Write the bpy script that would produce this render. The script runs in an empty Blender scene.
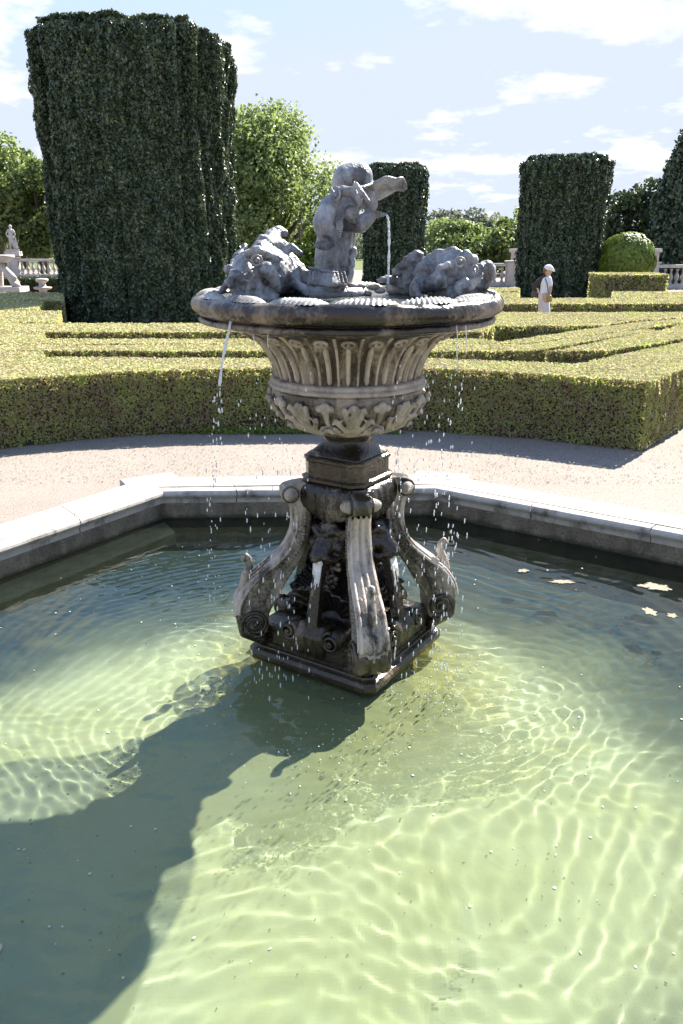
import bpy, bmesh, math, random
import numpy as np
from mathutils import Vector, Matrix
R = math.radians
random.seed(7)
rng = np.random.default_rng(11)
sc = bpy.context.scene
C = sc.collection

# ------------------------------------------------------------------ camera, sky, sun, exposure
F, TH, H = 796.0, R(18.9), 2.0
cam = bpy.data.cameras.new('camera'); cam.sensor_fit = 'VERTICAL'; cam.sensor_height = 36; cam.lens = F/1024*36
cam.clip_start = .05; cam.clip_end = 3000
co = bpy.data.objects.new('camera', cam); C.objects.link(co)
co.location = (0, 0, H); co.rotation_euler = (R(90)-TH, 0, 0)
sc.camera = co
SUN_AZ, SUN_EL = R(37), R(40.5)           # measured from +Y (away from the camera) towards +X
world = bpy.data.worlds.new('World'); sc.world = world; world.use_nodes = True
sun = bpy.data.lights.new('sun', 'SUN'); sun.energy = 4.2; sun.angle = R(.5); sun.color = (1, .94, .84)
so = bpy.data.objects.new('sun', sun); C.objects.link(so)
sd = Vector((math.sin(SUN_AZ)*math.cos(SUN_EL), math.cos(SUN_AZ)*math.cos(SUN_EL), math.sin(SUN_EL)))
so.rotation_euler = sd.to_track_quat('Z', 'Y').to_euler(); so.location = sd*30
try: sun.cycles.is_caustics_light = True
except Exception as e: print('no caustics light', e)
sc.view_settings.view_transform = 'Standard'; sc.view_settings.look = 'None'
sc.view_settings.exposure = 2.2; sc.view_settings.gamma = 1; sc.view_settings.use_curve_mapping = False
cy = sc.cycles
cy.use_denoising = True
cy.max_bounces = 10; cy.diffuse_bounces = 3; cy.glossy_bounces = 4; cy.transmission_bounces = 6; cy.transparent_max_bounces = 8
cy.sample_clamp_indirect = 6; cy.sample_clamp_direct = 0
cy.caustics_refractive = True; cy.caustics_reflective = False

def build_sky():
    nt = world.node_tree; N = nt.nodes; L = nt.links; N.clear()
    out = N.new('ShaderNodeOutputWorld'); bg = N.new('ShaderNodeBackground')
    sky = N.new('ShaderNodeTexSky'); sky.sky_type = 'NISHITA'; sky.sun_disc = False
    sky.sun_elevation = SUN_EL; sky.sun_rotation = SUN_AZ; sky.altitude = 100; sky.air_density = .85; sky.dust_density = .08; sky.ozone_density = 2.2
    tc = N.new('ShaderNodeTexCoord'); sep = N.new('ShaderNodeSeparateXYZ'); L.new(tc.outputs['Generated'], sep.inputs[0])
    def m(op, a, b=None):
        n = N.new('ShaderNodeMath'); n.operation = op
        for i, v in enumerate((a, b)):
            if v is None: continue
            if isinstance(v, (int, float)): n.inputs[i].default_value = v
            else: L.new(v, n.inputs[i])
        return n.outputs[0]
    zz = m('ADD', m('MAXIMUM', sep.outputs[2], 0), .2)
    cx, cyy = m('DIVIDE', sep.outputs[0], zz), m('DIVIDE', sep.outputs[1], zz)
    cb = N.new('ShaderNodeCombineXYZ'); L.new(cx, cb.inputs[0]); L.new(cyy, cb.inputs[1]); cb.inputs[2].default_value = 5.1
    n1 = N.new('ShaderNodeTexNoise'); n1.inputs['Scale'].default_value = 2.6; n1.inputs['Detail'].default_value = 9; n1.inputs['Roughness'].default_value = .56
    L.new(cb.outputs[0], n1.inputs['Vector'])
    cr = N.new('ShaderNodeValToRGB'); cr.color_ramp.elements[0].position = .51; cr.color_ramp.elements[1].position = .60
    L.new(n1.outputs['Fac'], cr.inputs[0])
    up = m('SMOOTH_MIN', m('MULTIPLY', m('MAXIMUM', sep.outputs[2], 0), 14), 1)
    fac = m('MULTIPLY', cr.outputs[0], .95)
    mx = N.new('ShaderNodeMix'); mx.data_type = 'RGBA'
    L.new(fac, mx.inputs[0]); 
    dk = N.new('ShaderNodeMix'); dk.data_type = 'RGBA'; dk.blend_type = 'DARKEN'; dk.inputs[0].default_value = 1; L.new(sky.outputs[0], dk.inputs[6]); dk.inputs[7].default_value = (3.15, 3.5, 4.3, 1)
    vl = N.new('ShaderNodeMix'); vl.data_type = 'RGBA'; vl.inputs[0].default_value = .55; L.new(m('MULTIPLY', m('SUBTRACT', 1, m('SMOOTH_MIN', m('MULTIPLY', m('MAXIMUM', m('SUBTRACT', sep.outputs[2], .24), 0), 4.5), 1)), .55), vl.inputs[0]); L.new(dk.outputs[2], vl.inputs[6]); vl.inputs[7].default_value = (3.05, 3.45, 4.25, 1)
    hb = N.new('ShaderNodeMix'); hb.data_type = 'RGBA'; L.new(m('MULTIPLY', m('SMOOTH_MIN', m('MULTIPLY', m('MAXIMUM', m('SUBTRACT', sep.outputs[2], .27), 0), 6.), 1), .7), hb.inputs[0]); L.new(vl.outputs[2], hb.inputs[6]); hb.inputs[7].default_value = (1.5, 2.8, 5.6, 1)
    vl = hb
    L.new(vl.outputs[2], mx.inputs[6]); mx.inputs[7].default_value = (4.55, 4.6, 4.65, 1)
    L.new(mx.outputs[2], bg.inputs[0]); bg.inputs[1].default_value = .055
    L.new(bg.outputs[0], out.inputs[0])
build_sky()

c_, s_ = math.cos(TH), math.sin(TH)
def P(px, py, z):                       # ground-plan point on the level z
    u = 512-py; k = (H-z)/(F*s_-u*c_)
    return ((px-341.5)*k, (F*c_+u*s_)*k)
def at(px, py, Y):                      # point at the distance Y
    u = 512-py; k = Y/(F*c_+u*s_)
    return Vector(((px-341.5)*k, Y, H-(F*s_-u*c_)*k))

# ------------------------------------------------------------------ helpers
def hash3(ix, iy, iz, seed):
    n = (ix*374761393 + iy*668265263 + iz*2147483647 + seed*974634777) & 0xffffffff
    n = ((n ^ (n >> 13))*1274126177) & 0xffffffff
    return ((n ^ (n >> 16)) & 0xffff)/65535.0
def vnoise(p, seed=0):                  # value noise, p (N,3) -> -1..1
    p = np.asarray(p, float); i = np.floor(p).astype(np.int64); f = p-i; f = f*f*(3-2*f)
    r = 0
    for dx in (0, 1):
        for dy in (0, 1):
            for dz in (0, 1):
                w = (f[:, 0] if dx else 1-f[:, 0])*(f[:, 1] if dy else 1-f[:, 1])*(f[:, 2] if dz else 1-f[:, 2])
                r = r+w*hash3(i[:, 0]+dx, i[:, 1]+dy, i[:, 2]+dz, seed)
    return r*2-1
def fbm(p, o=4, seed=0):
    p = np.asarray(p, float); a = 1; t = 0; s = 0
    for k in range(o):
        s = s+a*vnoise(p*2**k+k*7.3, seed+k); t += a; a *= .5
    return s/t

ROOT = {}
def tag(o, label=None, cat=None, group=None, kind=None):
    if label: o['label'] = label
    if cat: o['category'] = cat
    if group: o['group'] = group
    if kind: o['kind'] = kind
    return o
def empty(name, loc, label, cat, group=None, rz=0):
    o = bpy.data.objects.new(name, None); C.objects.link(o); o.location = loc; o.rotation_euler = (0, 0, rz)
    o.empty_display_size = .1
    ROOT[o.name] = (Vector(loc), rz)
    return tag(o, label, cat, group)
def wl(o):                              # world location and turn of an object
    return ROOT.get(o.name, (Vector((0, 0, 0)), 0)) if o else (Vector((0, 0, 0)), 0)
def obj(name, verts, faces, mat, parent=None, smooth=False, local=False):
    """links verts (world coordinates, or the parent's own when local) as ONE mesh object"""
    v = np.asarray(verts, float).reshape(-1, 3)
    if parent is not None and not local:
        l, rz = wl(parent)
        v = v-np.array(l)
        if rz:
            cc, ss = math.cos(-rz), math.sin(-rz)
            v = np.stack([v[:, 0]*cc-v[:, 1]*ss, v[:, 0]*ss+v[:, 1]*cc, v[:, 2]], 1)
    me = bpy.data.meshes.new(name)
    if isinstance(faces, np.ndarray):
        n, k = faces.shape
        me.vertices.add(len(v)); me.vertices.foreach_set('co', v.astype(np.float32).ravel())
        me.loops.add(n*k); me.loops.foreach_set('vertex_index', faces.astype(np.int32).ravel())
        me.polygons.add(n); me.polygons.foreach_set('loop_start', np.arange(0, n*k, k, dtype=np.int32))
        me.update(calc_edges=True); me.validate()
    else:
        me.from_pydata([tuple(x) for x in v], [], [tuple(int(i) for i in f) for f in faces]); me.update()
    if mat: me.materials.append(mat)
    if smooth: me.polygons.foreach_set('use_smooth', [True]*len(me.polygons))
    o = bpy.data.objects.new(name, me); C.objects.link(o)
    if parent is not None:
        o.parent = parent; ROOT[o.name] = wl(parent)
    else: ROOT[o.name] = (Vector((0, 0, 0)), 0)
    return o
def copy_tree(o, parent=None):
    c = o.copy(); C.objects.link(c)
    if parent is not None: c.parent = parent
    for ch in [x for x in bpy.data.objects if x.parent == o]: copy_tree(ch, c)
    return c
class MB:                               # collects shapes into one mesh
    def __init__(s): s.v = []; s.f = []
    def add(s, vs, fs):
        b = len(s.v); s.v += [tuple(x) for x in vs]; s.f += [tuple(b+int(i) for i in f) for f in fs]; return s
    def box(s, c, d, rz=0, M=None):
        x, y, z = d[0]/2, d[1]/2, d[2]/2; b = min(x, y, z)*.12
        bm = bmesh.new(); bmesh.ops.create_cube(bm, size=1)
        for v in bm.verts: v.co = Vector((v.co.x*d[0], v.co.y*d[1], v.co.z*d[2]))
        bmesh.ops.bevel(bm, geom=bm.edges[:], offset=b, segments=1, affect='EDGES')
        T = Matrix.Translation(Vector(c)) @ (M or Matrix.Rotation(rz, 4, 'Z'))
        s.add([T @ v.co for v in bm.verts], [[v.index for v in f.verts] for f in bm.faces]) if not bm.verts.index_update() else 0
        bm.free(); return s
    def ball(s, c, r, M=None, n=2):
        V, Fc = ico(n); r = r if hasattr(r, '__len__') else (r, r, r)
        vv = V*np.array(r)
        if M is not None: vv = vv @ np.array(M.to_3x3()).T
        return s.add(vv+np.array(c), Fc)
    def tube(s, pts, rad, n=8, cap=True):
        pts = [Vector(p) for p in pts]; m = len(pts)
        rad = rad if hasattr(rad, '__len__') else [rad]*m
        up = Vector((0, 0, 1)); vs = []; fs = []
        t0 = (pts[1]-pts[0]).normalized(); a = t0.cross(up)
        if a.length < .05: a = t0.cross(Vector((0, 1, 0)))
        a.normalize()
        for i, p in enumerate(pts):
            t = (pts[min(i+1, m-1)]-pts[max(i-1, 0)]).normalized()
            a = (a-t*a.dot(t)).normalized(); b = t.cross(a)
            for k in range(n):
                g = 2*math.pi*k/n; vs.append(p+(a*math.cos(g)+b*math.sin(g))*rad[i])
        for i in range(m-1):
            for k in range(n):
                k2 = (k+1) % n; fs.append((i*n+k, i*n+k2, (i+1)*n+k2, (i+1)*n+k))
        if cap: fs += [tuple(range(n-1, -1, -1)), tuple(range((m-1)*n, m*n))]
        return s.add(vs, fs)
    def build(s, name, mat, parent=None, smooth=False, local=False):
        return obj(name, s.v, s.f, mat, parent, smooth, local)
_ico = {}
def ico(n):
    if n not in _ico:
        bm = bmesh.new(); bmesh.ops.create_icosphere(bm, subdivisions=n, radius=1); bm.verts.index_update()
        _ico[n] = (np.array([v.co[:] for v in bm.verts]), [[v.index for v in f.verts] for f in bm.faces]); bm.free()
    return _ico[n]
def sweep_balls(mb, pts, rad, M=None, sub=.4, n=2):
    pts = [Vector(p) for p in pts]
    rad = rad if hasattr(rad, '__len__') else [rad]*len(pts)
    if len(pts) == 1: mb.ball(pts[0], rad[0], M, n); return mb
    for i in range(len(pts)-1):
        d = (pts[i+1]-pts[i]).length; k = max(1, int(d/(max(min(rad[i], rad[i+1]), 1e-3)*sub)))
        for j in range(k+1):
            t = j/k; mb.ball(pts[i].lerp(pts[i+1], t), rad[i]*(1-t)+rad[i+1]*t, M, n)
    return mb
def remesh(mb, voxel, smooth=2, disp=None, name='tmp'):
    """one continuous skin round the collected shapes"""
    me = bpy.data.meshes.new(name); me.from_pydata(mb.v, [], mb.f); me.update()
    o = bpy.data.objects.new(name, me); C.objects.link(o)
    m = o.modifiers.new('r', 'REMESH'); m.mode = 'VOXEL'; m.voxel_size = voxel; m.adaptivity = 0
    if smooth:
        s = o.modifiers.new('s', 'SMOOTH'); s.iterations = smooth; s.factor = .5
    dg = bpy.context.evaluated_depsgraph_get(); ev = o.evaluated_get(dg); em = ev.to_mesh()
    n = len(em.vertices); V = np.empty(n*3); em.vertices.foreach_get('co', V); V = V.reshape(-1, 3)
    Nn = np.empty(n*3); em.vertices.foreach_get('normal', Nn); Nn = Nn.reshape(-1, 3)
    Fc = [tuple(p.vertices) for p in em.polygons]
    ev.to_mesh_clear(); bpy.data.objects.remove(o); bpy.data.meshes.remove(me)
    if disp is not None: V = V+Nn*disp(V)[:, None]
    return V, Fc
def skin(name, mb, voxel, mat, parent=None, smooth=2, disp=None):
    V, Fc = remesh(mb, voxel, smooth, disp)
    return obj(name, V, Fc, mat, parent, True)
def lathe(prof, n=96, c=(0, 0, 0), rf=None, a0=0, a1=2*math.pi):
    """prof [(r, z)]; rf(theta, i) scales the radius"""
    full = abs(a1-a0-2*math.pi) < 1e-6; m = n if full else n+1
    V = []; Fc = []
    for i, (r, z) in enumerate(prof):
        for k in range(m):
            t = a0+(a1-a0)*k/n; q = r*(rf(t, i) if rf else 1)
            V.append((c[0]+q*math.cos(t), c[1]+q*math.sin(t), c[2]+z))
    for i in range(len(prof)-1):
        for k in range(n):
            k2 = (k+1) % m; Fc.append((i*m+k, i*m+k2, (i+1)*m+k2, (i+1)*m+k))
    return V, Fc
def smooth_prof(pts, n=6):
    out = []; P_ = [np.array(p, float) for p in pts]
    for i in range(len(P_)-1):
        p0 = P_[max(i-1, 0)]; p1 = P_[i]; p2 = P_[i+1]; p3 = P_[min(i+2, len(P_)-1)]
        for j in range(n):
            t = j/n; out.append(tuple(.5*((2*p1)+(-p0+p2)*t+(2*p0-5*p1+4*p2-p3)*t*t+(-p0+3*p1-3*p2+p3)*t**3)))
    out.append(tuple(P_[-1])); return out

# ------------------------------------------------------------------ materials
def mat_nodes(name):
    m = bpy.data.materials.new(name); m.use_nodes = True; nt = m.node_tree; nt.nodes.clear()
    return m, nt.nodes, nt.links
def setin(L, sock, v):
    if isinstance(v, bpy.types.NodeSocket): L.new(v, sock)
    elif isinstance(v, (tuple, list)) and len(v) == 3 and sock.type == 'RGBA': sock.default_value = (*v, 1)
    else: sock.default_value = v
def mathn(N, L, op, a, b=0, clamp=False):
    n = N.new('ShaderNodeMath'); n.operation = op; n.use_clamp = clamp; setin(L, n.inputs[0], a); setin(L, n.inputs[1], b); return n.outputs[0]
def noise(N, L, vec, scale, detail=4, rough=.55, dist=0):
    n = N.new('ShaderNodeTexNoise'); setin(L, n.inputs['Vector'], vec); n.inputs['Scale'].default_value = scale
    n.inputs['Detail'].default_value = detail; n.inputs['Roughness'].default_value = rough; n.inputs['Distortion'].default_value = dist
    return n.outputs['Fac']
def ramp(N, L, fac, stops):
    n = N.new('ShaderNodeValToRGB'); e = n.color_ramp.elements
    while len(e) < len(stops): e.new(.5)
    for x, (p, c) in zip(e, stops): x.position = p; x.color = (*c, 1) if hasattr(c, '__len__') else (c, c, c, 1)
    setin(L, n.inputs[0], fac); return n.outputs[0]
def mix(N, L, fac, a, b, mode='MIX'):
    n = N.new('ShaderNodeMix'); n.data_type = 'RGBA'; n.blend_type = mode; setin(L, n.inputs[0], fac); setin(L, n.inputs[6], a); setin(L, n.inputs[7], b); return n.outputs[2]
def mapping(N, L, vec, scale):
    n = N.new('ShaderNodeMapping'); L.new(vec, n.inputs[0]); n.inputs['Scale'].default_value = scale; return n.outputs[0]
def objco(N):
    return N.new('ShaderNodeTexCoord').outputs['Object']
def finish(N, L, col, rough, bump=None, bstr=.5, bdist=.01, spec=.5, trans=0, coat=0):
    p = N.new('ShaderNodeBsdfPrincipled'); o = N.new('ShaderNodeOutputMaterial')
    setin(L, p.inputs['Base Color'], col); setin(L, p.inputs['Roughness'], rough); p.inputs['Specular IOR Level'].default_value = spec
    if coat: setin(L, p.inputs['Coat Weight'], coat); p.inputs['Coat Roughness'].default_value = .08
    if bump is not None:
        b = N.new('ShaderNodeBump'); b.inputs['Strength'].default_value = bstr; b.inputs['Distance'].default_value = bdist
        L.new(bump, b.inputs['Height']); L.new(b.outputs[0], p.inputs['Normal'])
    L.new(p.outputs[0], o.inputs[0]); return p
def stone(name, dark, light, cover=.5, soft=.06, scale=5, streak=.35, rough=(.25, .75), grain=60, bstr=.6, third=None, coat=0):
    """weathered stone: pale lime over a dark wet body, in streaks that run down"""
    m, N, L = mat_nodes(name); oc = objco(N)
    a = noise(N, L, mapping(N, L, oc, (1, 1, streak)), scale, 6, .62, .3)
    fine = noise(N, L, oc, grain, 4, .6)
    f = mathn(N, L, 'ADD', a, mathn(N, L, 'MULTIPLY', mathn(N, L, 'SUBTRACT', fine, .5), .25))
    th = .5+(.5-cover)*.42
    f = ramp(N, L, f, [(th-soft, 0.), (th+soft, 1.)])
    lc = mix(N, L, noise(N, L, oc, scale*3, 4), tuple(x*.66 for x in light), tuple(min(1, x*1.25) for x in light))
    dc = mix(N, L, noise(N, L, oc, scale*2.2, 4), tuple(x*.5 for x in dark), tuple(x*1.6 for x in dark))
    if third: dc = mix(N, L, ramp(N, L, noise(N, L, oc, scale*.8, 3), [(.45, 0.), (.6, 1.)]), dc, third)
    col = mix(N, L, f, dc, lc)
    ro = N.new('ShaderNodeMapRange'); L.new(f, ro.inputs[0]); ro.inputs[3].default_value = rough[0]; ro.inputs[4].default_value = rough[1]
    h = mathn(N, L, 'ADD', mathn(N, L, 'MULTIPLY', fine, .5), a)
    finish(N, L, col, ro.outputs[0], h, bstr, .012, coat=coat); return m
M = {}
M['rim'] = stone('wet_dark_rim_stone', (.024, .018, .013), (.30, .235, .18), .27, .12, 6, .7, (.12, .6), bstr=.6)
M['flute'] = stone('lime_streaked_stone', (.045, .034, .024), (.36, .30, .24), .40, .08, 11, .12, (.35, .8))
M['flutepale'] = stone('pale_fillet_stone', (.10, .08, .06), (.46, .40, .33), .66, .12, 8, .3, (.35, .8))
M['lower'] = stone('lower_bowl_stone', (.05, .038, .028), (.33, .28, .23), .42, .1, 5, .6, (.2, .7))
M['leafstone'] = stone('relief_stone', (.13, .105, .08), (.42, .37, .31), .6, .12, 9, .6, (.35, .8))
M['limeleaf'] = stone('lime_crusted_leaf', (.13, .115, .10), (.42, .40, .37), .62, .14, 9, .6, (.35, .8))
M['wet'] = stone('black_wet_stone', (.016, .012, .009), (.26, .22, .17), .16, .08, 6, .4, (.14, .5), bstr=.7)
M['wetbrown'] = stone('brown_wet_stone', (.022, .016, .009), (.17, .13, .09), .14, .12, 6, .5, (.15, .55), third=(.038, .027, .013), bstr=.8)
M['pale'] = stone('pale_lime_stone', (.03, .023, .018), (.50, .43, .36), .60, .09, 8, .3, (.35, .8))
M['side'] = stone('leg_side_stone', (.030, .023, .016), (.40, .34, .27), .40, .12, 6, .5, (.2, .7))
M['lead'] = stone('weathered_grey_lead', (.045, .051, .064), (.40, .41, .43), .42, .17, 10, .6, (.30, .55), grain=70, bstr=.9, third=(.10, .085, .075))
M['white_lime'] = stone('white_lime_crust', (.2, .17, .13), (.75, .72, .68), .8, .1, 20, .2, (.5, .8))
M['coping'] = stone('sun_bleached_limestone', (.24, .215, .18), (.41, .375, .325), .68, .14, 2.2, 1, (.7, .9), grain=120, bstr=.25)
M['nose'] = stone('stained_limestone_edge', (.13, .11, .09), (.48, .44, .39), .72, .1, 6, .8, (.6, .9), grain=120, bstr=.4)
def wall_mat():
    m, N, L = mat_nodes('weathered_basin_wall'); oc = objco(N); a = noise(N, L, mapping(N, L, oc, (1, 1, .5)), 5, 6, .65, .3); f = noise(N, L, oc, 60, 4, .65)
    col = mix(N, L, ramp(N, L, a, [(.35, 0.), (.65, 1.)]), (.10, .078, .052), (.26, .215, .155)); col = mix(N, L, ramp(N, L, f, [(.35, .6), (.5, 0.)]), col, (.05, .045, .035))
    sp = N.new('ShaderNodeSeparateXYZ'); g = N.new('ShaderNodeNewGeometry'); L.new(g.outputs['Position'], sp.inputs[0])
    zz = mathn(N, L, 'ADD', sp.outputs[2], mathn(N, L, 'MULTIPLY', mathn(N, L, 'SUBTRACT', a, .5), .10))
    col = mix(N, L, ramp(N, L, mathn(N, L, 'ADD', mathn(N, L, 'MULTIPLY', zz, 5), 1), [(.30, 1.), (.46, 0.)]), col, (.055, .048, .022))
    finish(N, L, col, .7, f, .8, .012); return m
M['wall'] = wall_mat()
m_, N_, L_ = mat_nodes('bowl_water'); _n = noise(N_, L_, objco(N_), 30, 3); finish(N_, L_, (.10, .11, .11), .06, _n, .6, .02, spec=.8); M['rimwater'] = m_
M['ledge'] = stone('tan_submerged_ledge', (.14, .11, .05), (.36, .30, .16), .6, .2, 5, 1, (.7, .9))
M['garden_stone'] = stone('garden_limestone', (.30, .27, .24), (.52, .48, .45), .65, .15, 3, .7, (.7, .9), bstr=.3)

def gravel():
    m, N, L = mat_nodes('pale_gravel'); oc = objco(N)
    big = ramp(N, L, noise(N, L, oc, .9, 6, .65), [(.35, 0.), (.65, 1.)]); fine = noise(N, L, oc, 90, 3, .7); v = N.new('ShaderNodeTexVoronoi'); L.new(oc, v.inputs['Vector']); v.inputs['Scale'].default_value = 80
    col = mix(N, L, big, (.235, .213, .188), (.285, .26, .232))
    col = mix(N, L, ramp(N, L, fine, [(.36, 0.), (.62, 1.)]), (.185, .155, .13), col)
    sep = N.new('ShaderNodeSeparateColor'); L.new(v.outputs['Color'], sep.inputs[0])
    col = mix(N, L, ramp(N, L, sep.outputs[0], [(.86, 0.), (.93, 1.)]), col, (.2, .15, .12))
    finish(N, L, col, .95, mathn(N, L, 'ADD', v.outputs['Distance'], fine), .5, .006, spec=.2); return m
M['gravel'] = gravel()
def grass_mat():
    m, N, L = mat_nodes('far_grass'); oc = objco(N)
    finish(N, L, mix(N, L, noise(N, L, oc, .2, 6), (.06, .09, .025), (.12, .14, .05)), .95, noise(N, L, oc, 6, 4), .5, .1, spec=.2); return m
M['grass'] = grass_mat()

def leaf(name, stops, trans=.35, rough=.5, clump=None, spec=.4):
    """leaves: every island its own tone from the stops, larger tone drifts from a noise"""
    m, N, L = mat_nodes(name); g = N.new('ShaderNodeNewGeometry'); oc = objco(N)
    r = g.outputs['Random Per Island']
    f = r
    if clump:
        f = mathn(N, L, 'ADD', mathn(N, L, 'MULTIPLY', r, .62), mathn(N, L, 'MULTIPLY', ramp(N, L, noise(N, L, oc, clump, 3), [(.33, 0.), (.67, 1.)]), .38))
    col = ramp(N, L, f, stops)
    p = N.new('ShaderNodeBsdfPrincipled'); L.new(col, p.inputs['Base Color']); p.inputs['Roughness'].default_value = rough; p.inputs['Specular IOR Level'].default_value = spec
    t = N.new('ShaderNodeBsdfTranslucent'); L.new(mix(N, L, 1., col, (1.1, 1.12, .85), 'MULTIPLY'), t.inputs[0])
    mx = N.new('ShaderNodeMixShader'); mx.inputs[0].default_value = trans; L.new(p.outputs[0], mx.inputs[1]); L.new(t.outputs[0], mx.inputs[2])
    o = N.new('ShaderNodeOutputMaterial'); L.new(mx.outputs[0], o.inputs[0]); return m
M['yew'] = leaf('yew_sprays', [(0, (.016, .030, .018)), (.4, (.048, .076, .040)), (.8, (.11, .145, .078)), (1, (.23, .26, .15))], .10, .42, 2.5, .6)
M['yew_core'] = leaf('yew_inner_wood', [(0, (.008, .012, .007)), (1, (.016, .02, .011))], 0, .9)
M['box_side'] = leaf('box_hedge_side_leaves', [(0, (.20, .15, .10)), (.44, (.54, .44, .29)), (.54, (.31, .36, .13)), (.78, (.48, .54, .18)), (1, (.62, .68, .26))], .6, .5, 3.2)
M['box_top'] = leaf('box_hedge_clipped_top', [(0, (.36, .30, .20)), (.35, (.48, .43, .27)), (.65, (.50, .47, .25)), (1, (.40, .46, .15))], .2, .85, 1.2, .15)
M['box_core'] = leaf('box_hedge_twigs', [(0, (.05, .038, .022)), (1, (.08, .06, .038))], 0, .9)
M['light_tree'] = leaf('fresh_green_leaves', [(0, (.12, .16, .06)), (.5, (.21, .27, .10)), (1, (.33, .39, .17))], .45, .5, .5)
M['mid_tree'] = leaf('mid_green_leaves', [(0, (.07, .10, .03)), (.5, (.12, .16, .05)), (1, (.20, .25, .08))], .4, .5, .5)
M['dark_tree'] = leaf('dark_green_leaves', [(0, (.02, .035, .015)), (.5, (.04, .06, .025)), (1, (.08, .10, .045))], .25, .5, .6)
M['haze_tree'] = leaf('far_leaves_painted_haze', [(0, (.11, .13, .11)), (.5, (.16, .18, .14)), (1, (.22, .24, .18))], .3, .6, .3)  # distance haze is painted into these paler, greyer leaf colours
M['bush'] = leaf('yellow_green_bush_leaves', [(0, (.08, .13, .015)), (.5, (.16, .22, .03)), (1, (.26, .32, .06))], .4, .5, 1.2)
def plain(name, col, rough=.7, n=12, var=.25, bstr=.3, spec=.4):
    m, N, L = mat_nodes(name); oc = objco(N); f = noise(N, L, oc, n, 4)
    finish(N, L, mix(N, L, f, tuple(x*(1-var) for x in col), tuple(min(1, x*(1+var)) for x in col)), rough, f, bstr, .01, spec=spec); return m
M['bark'] = plain('rough_bark', (.09, .07, .05), .9, 14, .5, .8)
M['skin'] = plain('skin', (.50, .30, .21), .5, 30, .06, .05)
M['white_cloth'] = plain('white_cotton', (.72, .72, .76), .85, 20, .08)
M['dotted_cloth'] = plain('pale_printed_cotton', (.60, .55, .53), .85, 60, .3)
M['brown_cloth'] = plain('dark_brown_knit', (.05, .035, .035), .85, 20, .3)
M['grey_bag'] = plain('grey_brown_bag_fabric', (.10, .085, .085), .8, 20, .25)
M['mustard'] = plain('mustard_leather', (.30, .23, .05), .6, 20, .25)
M['blue_strap'] = plain('blue_grey_strap', (.12, .17, .23), .7, 20, .2)
M['hair'] = plain('light_brown_hair', (.16, .11, .06), .6, 40, .3)
M['petal'] = plain('pale_floating_petal', (.42, .40, .34), .7, 30, .15)
M['scum'] = plain('tan_floating_scum', (.17, .15, .10), .8, 25, .3)

def floor_mat():
    m, N, L = mat_nodes('algae_green_basin_floor'); oc = objco(N)
    big = noise(N, L, oc, .9, 4, .5, .5); med = noise(N, L, oc, 5, 5, .6, .3); fine = noise(N, L, oc, 55, 4, .7)
    col = mix(N, L, ramp(N, L, big, [(.35, 0.), (.68, 1.)]), (.27, .295, .175), (.325, .36, .265))
    col = mix(N, L, ramp(N, L, med, [(.3, .0), (.7, .45)]), col, (.31, .35, .24))
    col = mix(N, L, ramp(N, L, fine, [(.26, .4), (.40, 0.)]), col, (.17, .17, .06))
    col = mix(N, L, ramp(N, L, noise(N, L, oc, 2.4, 6, .65, .6), [(.50, 0.), (.66, .6)]), col, (.21, .22, .10))
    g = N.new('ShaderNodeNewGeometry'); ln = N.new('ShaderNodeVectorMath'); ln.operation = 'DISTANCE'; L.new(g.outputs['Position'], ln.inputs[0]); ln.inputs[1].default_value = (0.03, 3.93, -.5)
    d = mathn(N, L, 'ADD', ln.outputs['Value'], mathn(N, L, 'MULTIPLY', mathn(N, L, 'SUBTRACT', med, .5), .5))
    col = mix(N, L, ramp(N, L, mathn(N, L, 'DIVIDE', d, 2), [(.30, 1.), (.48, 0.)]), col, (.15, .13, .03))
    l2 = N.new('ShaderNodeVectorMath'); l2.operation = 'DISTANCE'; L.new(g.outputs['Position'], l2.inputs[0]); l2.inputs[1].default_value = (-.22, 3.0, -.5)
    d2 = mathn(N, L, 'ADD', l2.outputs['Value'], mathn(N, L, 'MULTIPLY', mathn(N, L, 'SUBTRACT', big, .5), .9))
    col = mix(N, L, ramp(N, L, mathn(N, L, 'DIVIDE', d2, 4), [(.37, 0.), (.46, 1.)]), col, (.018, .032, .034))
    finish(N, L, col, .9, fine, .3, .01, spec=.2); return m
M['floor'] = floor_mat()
def water_mat():
    m, N, L = mat_nodes('clear_pool_water'); oc = objco(N)
    g = N.new('ShaderNodeBsdfGlass'); g.inputs['IOR'].default_value = 1.38; g.inputs['Roughness'].default_value = .0
    g.inputs['Color'].default_value = (.92, .97, .94, 1)
    d = N.new('ShaderNodeBsdfDiffuse'); d.inputs[0].default_value = (.34, .40, .20, 1)
    x = N.new('ShaderNodeMixShader'); 
    geo = N.new('ShaderNodeNewGeometry'); ds = N.new('ShaderNodeVectorMath'); ds.operation = 'DISTANCE'; L.new(geo.outputs['Position'], ds.inputs[0]); ds.inputs[1].default_value = (-.1, 2.7, -.15)
    dd = mathn(N, L, 'ADD', ds.outputs['Value'], mathn(N, L, 'MULTIPLY', noise(N, L, oc, 1.3, 3), 1.))
    L.new(ramp(N, L, mathn(N, L, 'DIVIDE', dd, 4), [(.42, .25), (.66, .01)]), x.inputs[0]); L.new(g.outputs[0], x.inputs[1]); L.new(d.outputs[0], x.inputs[2])
    o = N.new('ShaderNodeOutputMaterial'); gl = N.new('ShaderNodeBsdfGlossy'); gl.inputs['Roughness'].default_value = .13; x2 = N.new('ShaderNodeMixShader'); x2.inputs[0].default_value = .002
    L.new(x.outputs[0], x2.inputs[1]); L.new(gl.outputs[0], x2.inputs[2]); L.new(x2.outputs[0], o.inputs[0]); return m
M['water'] = water_mat()
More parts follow.
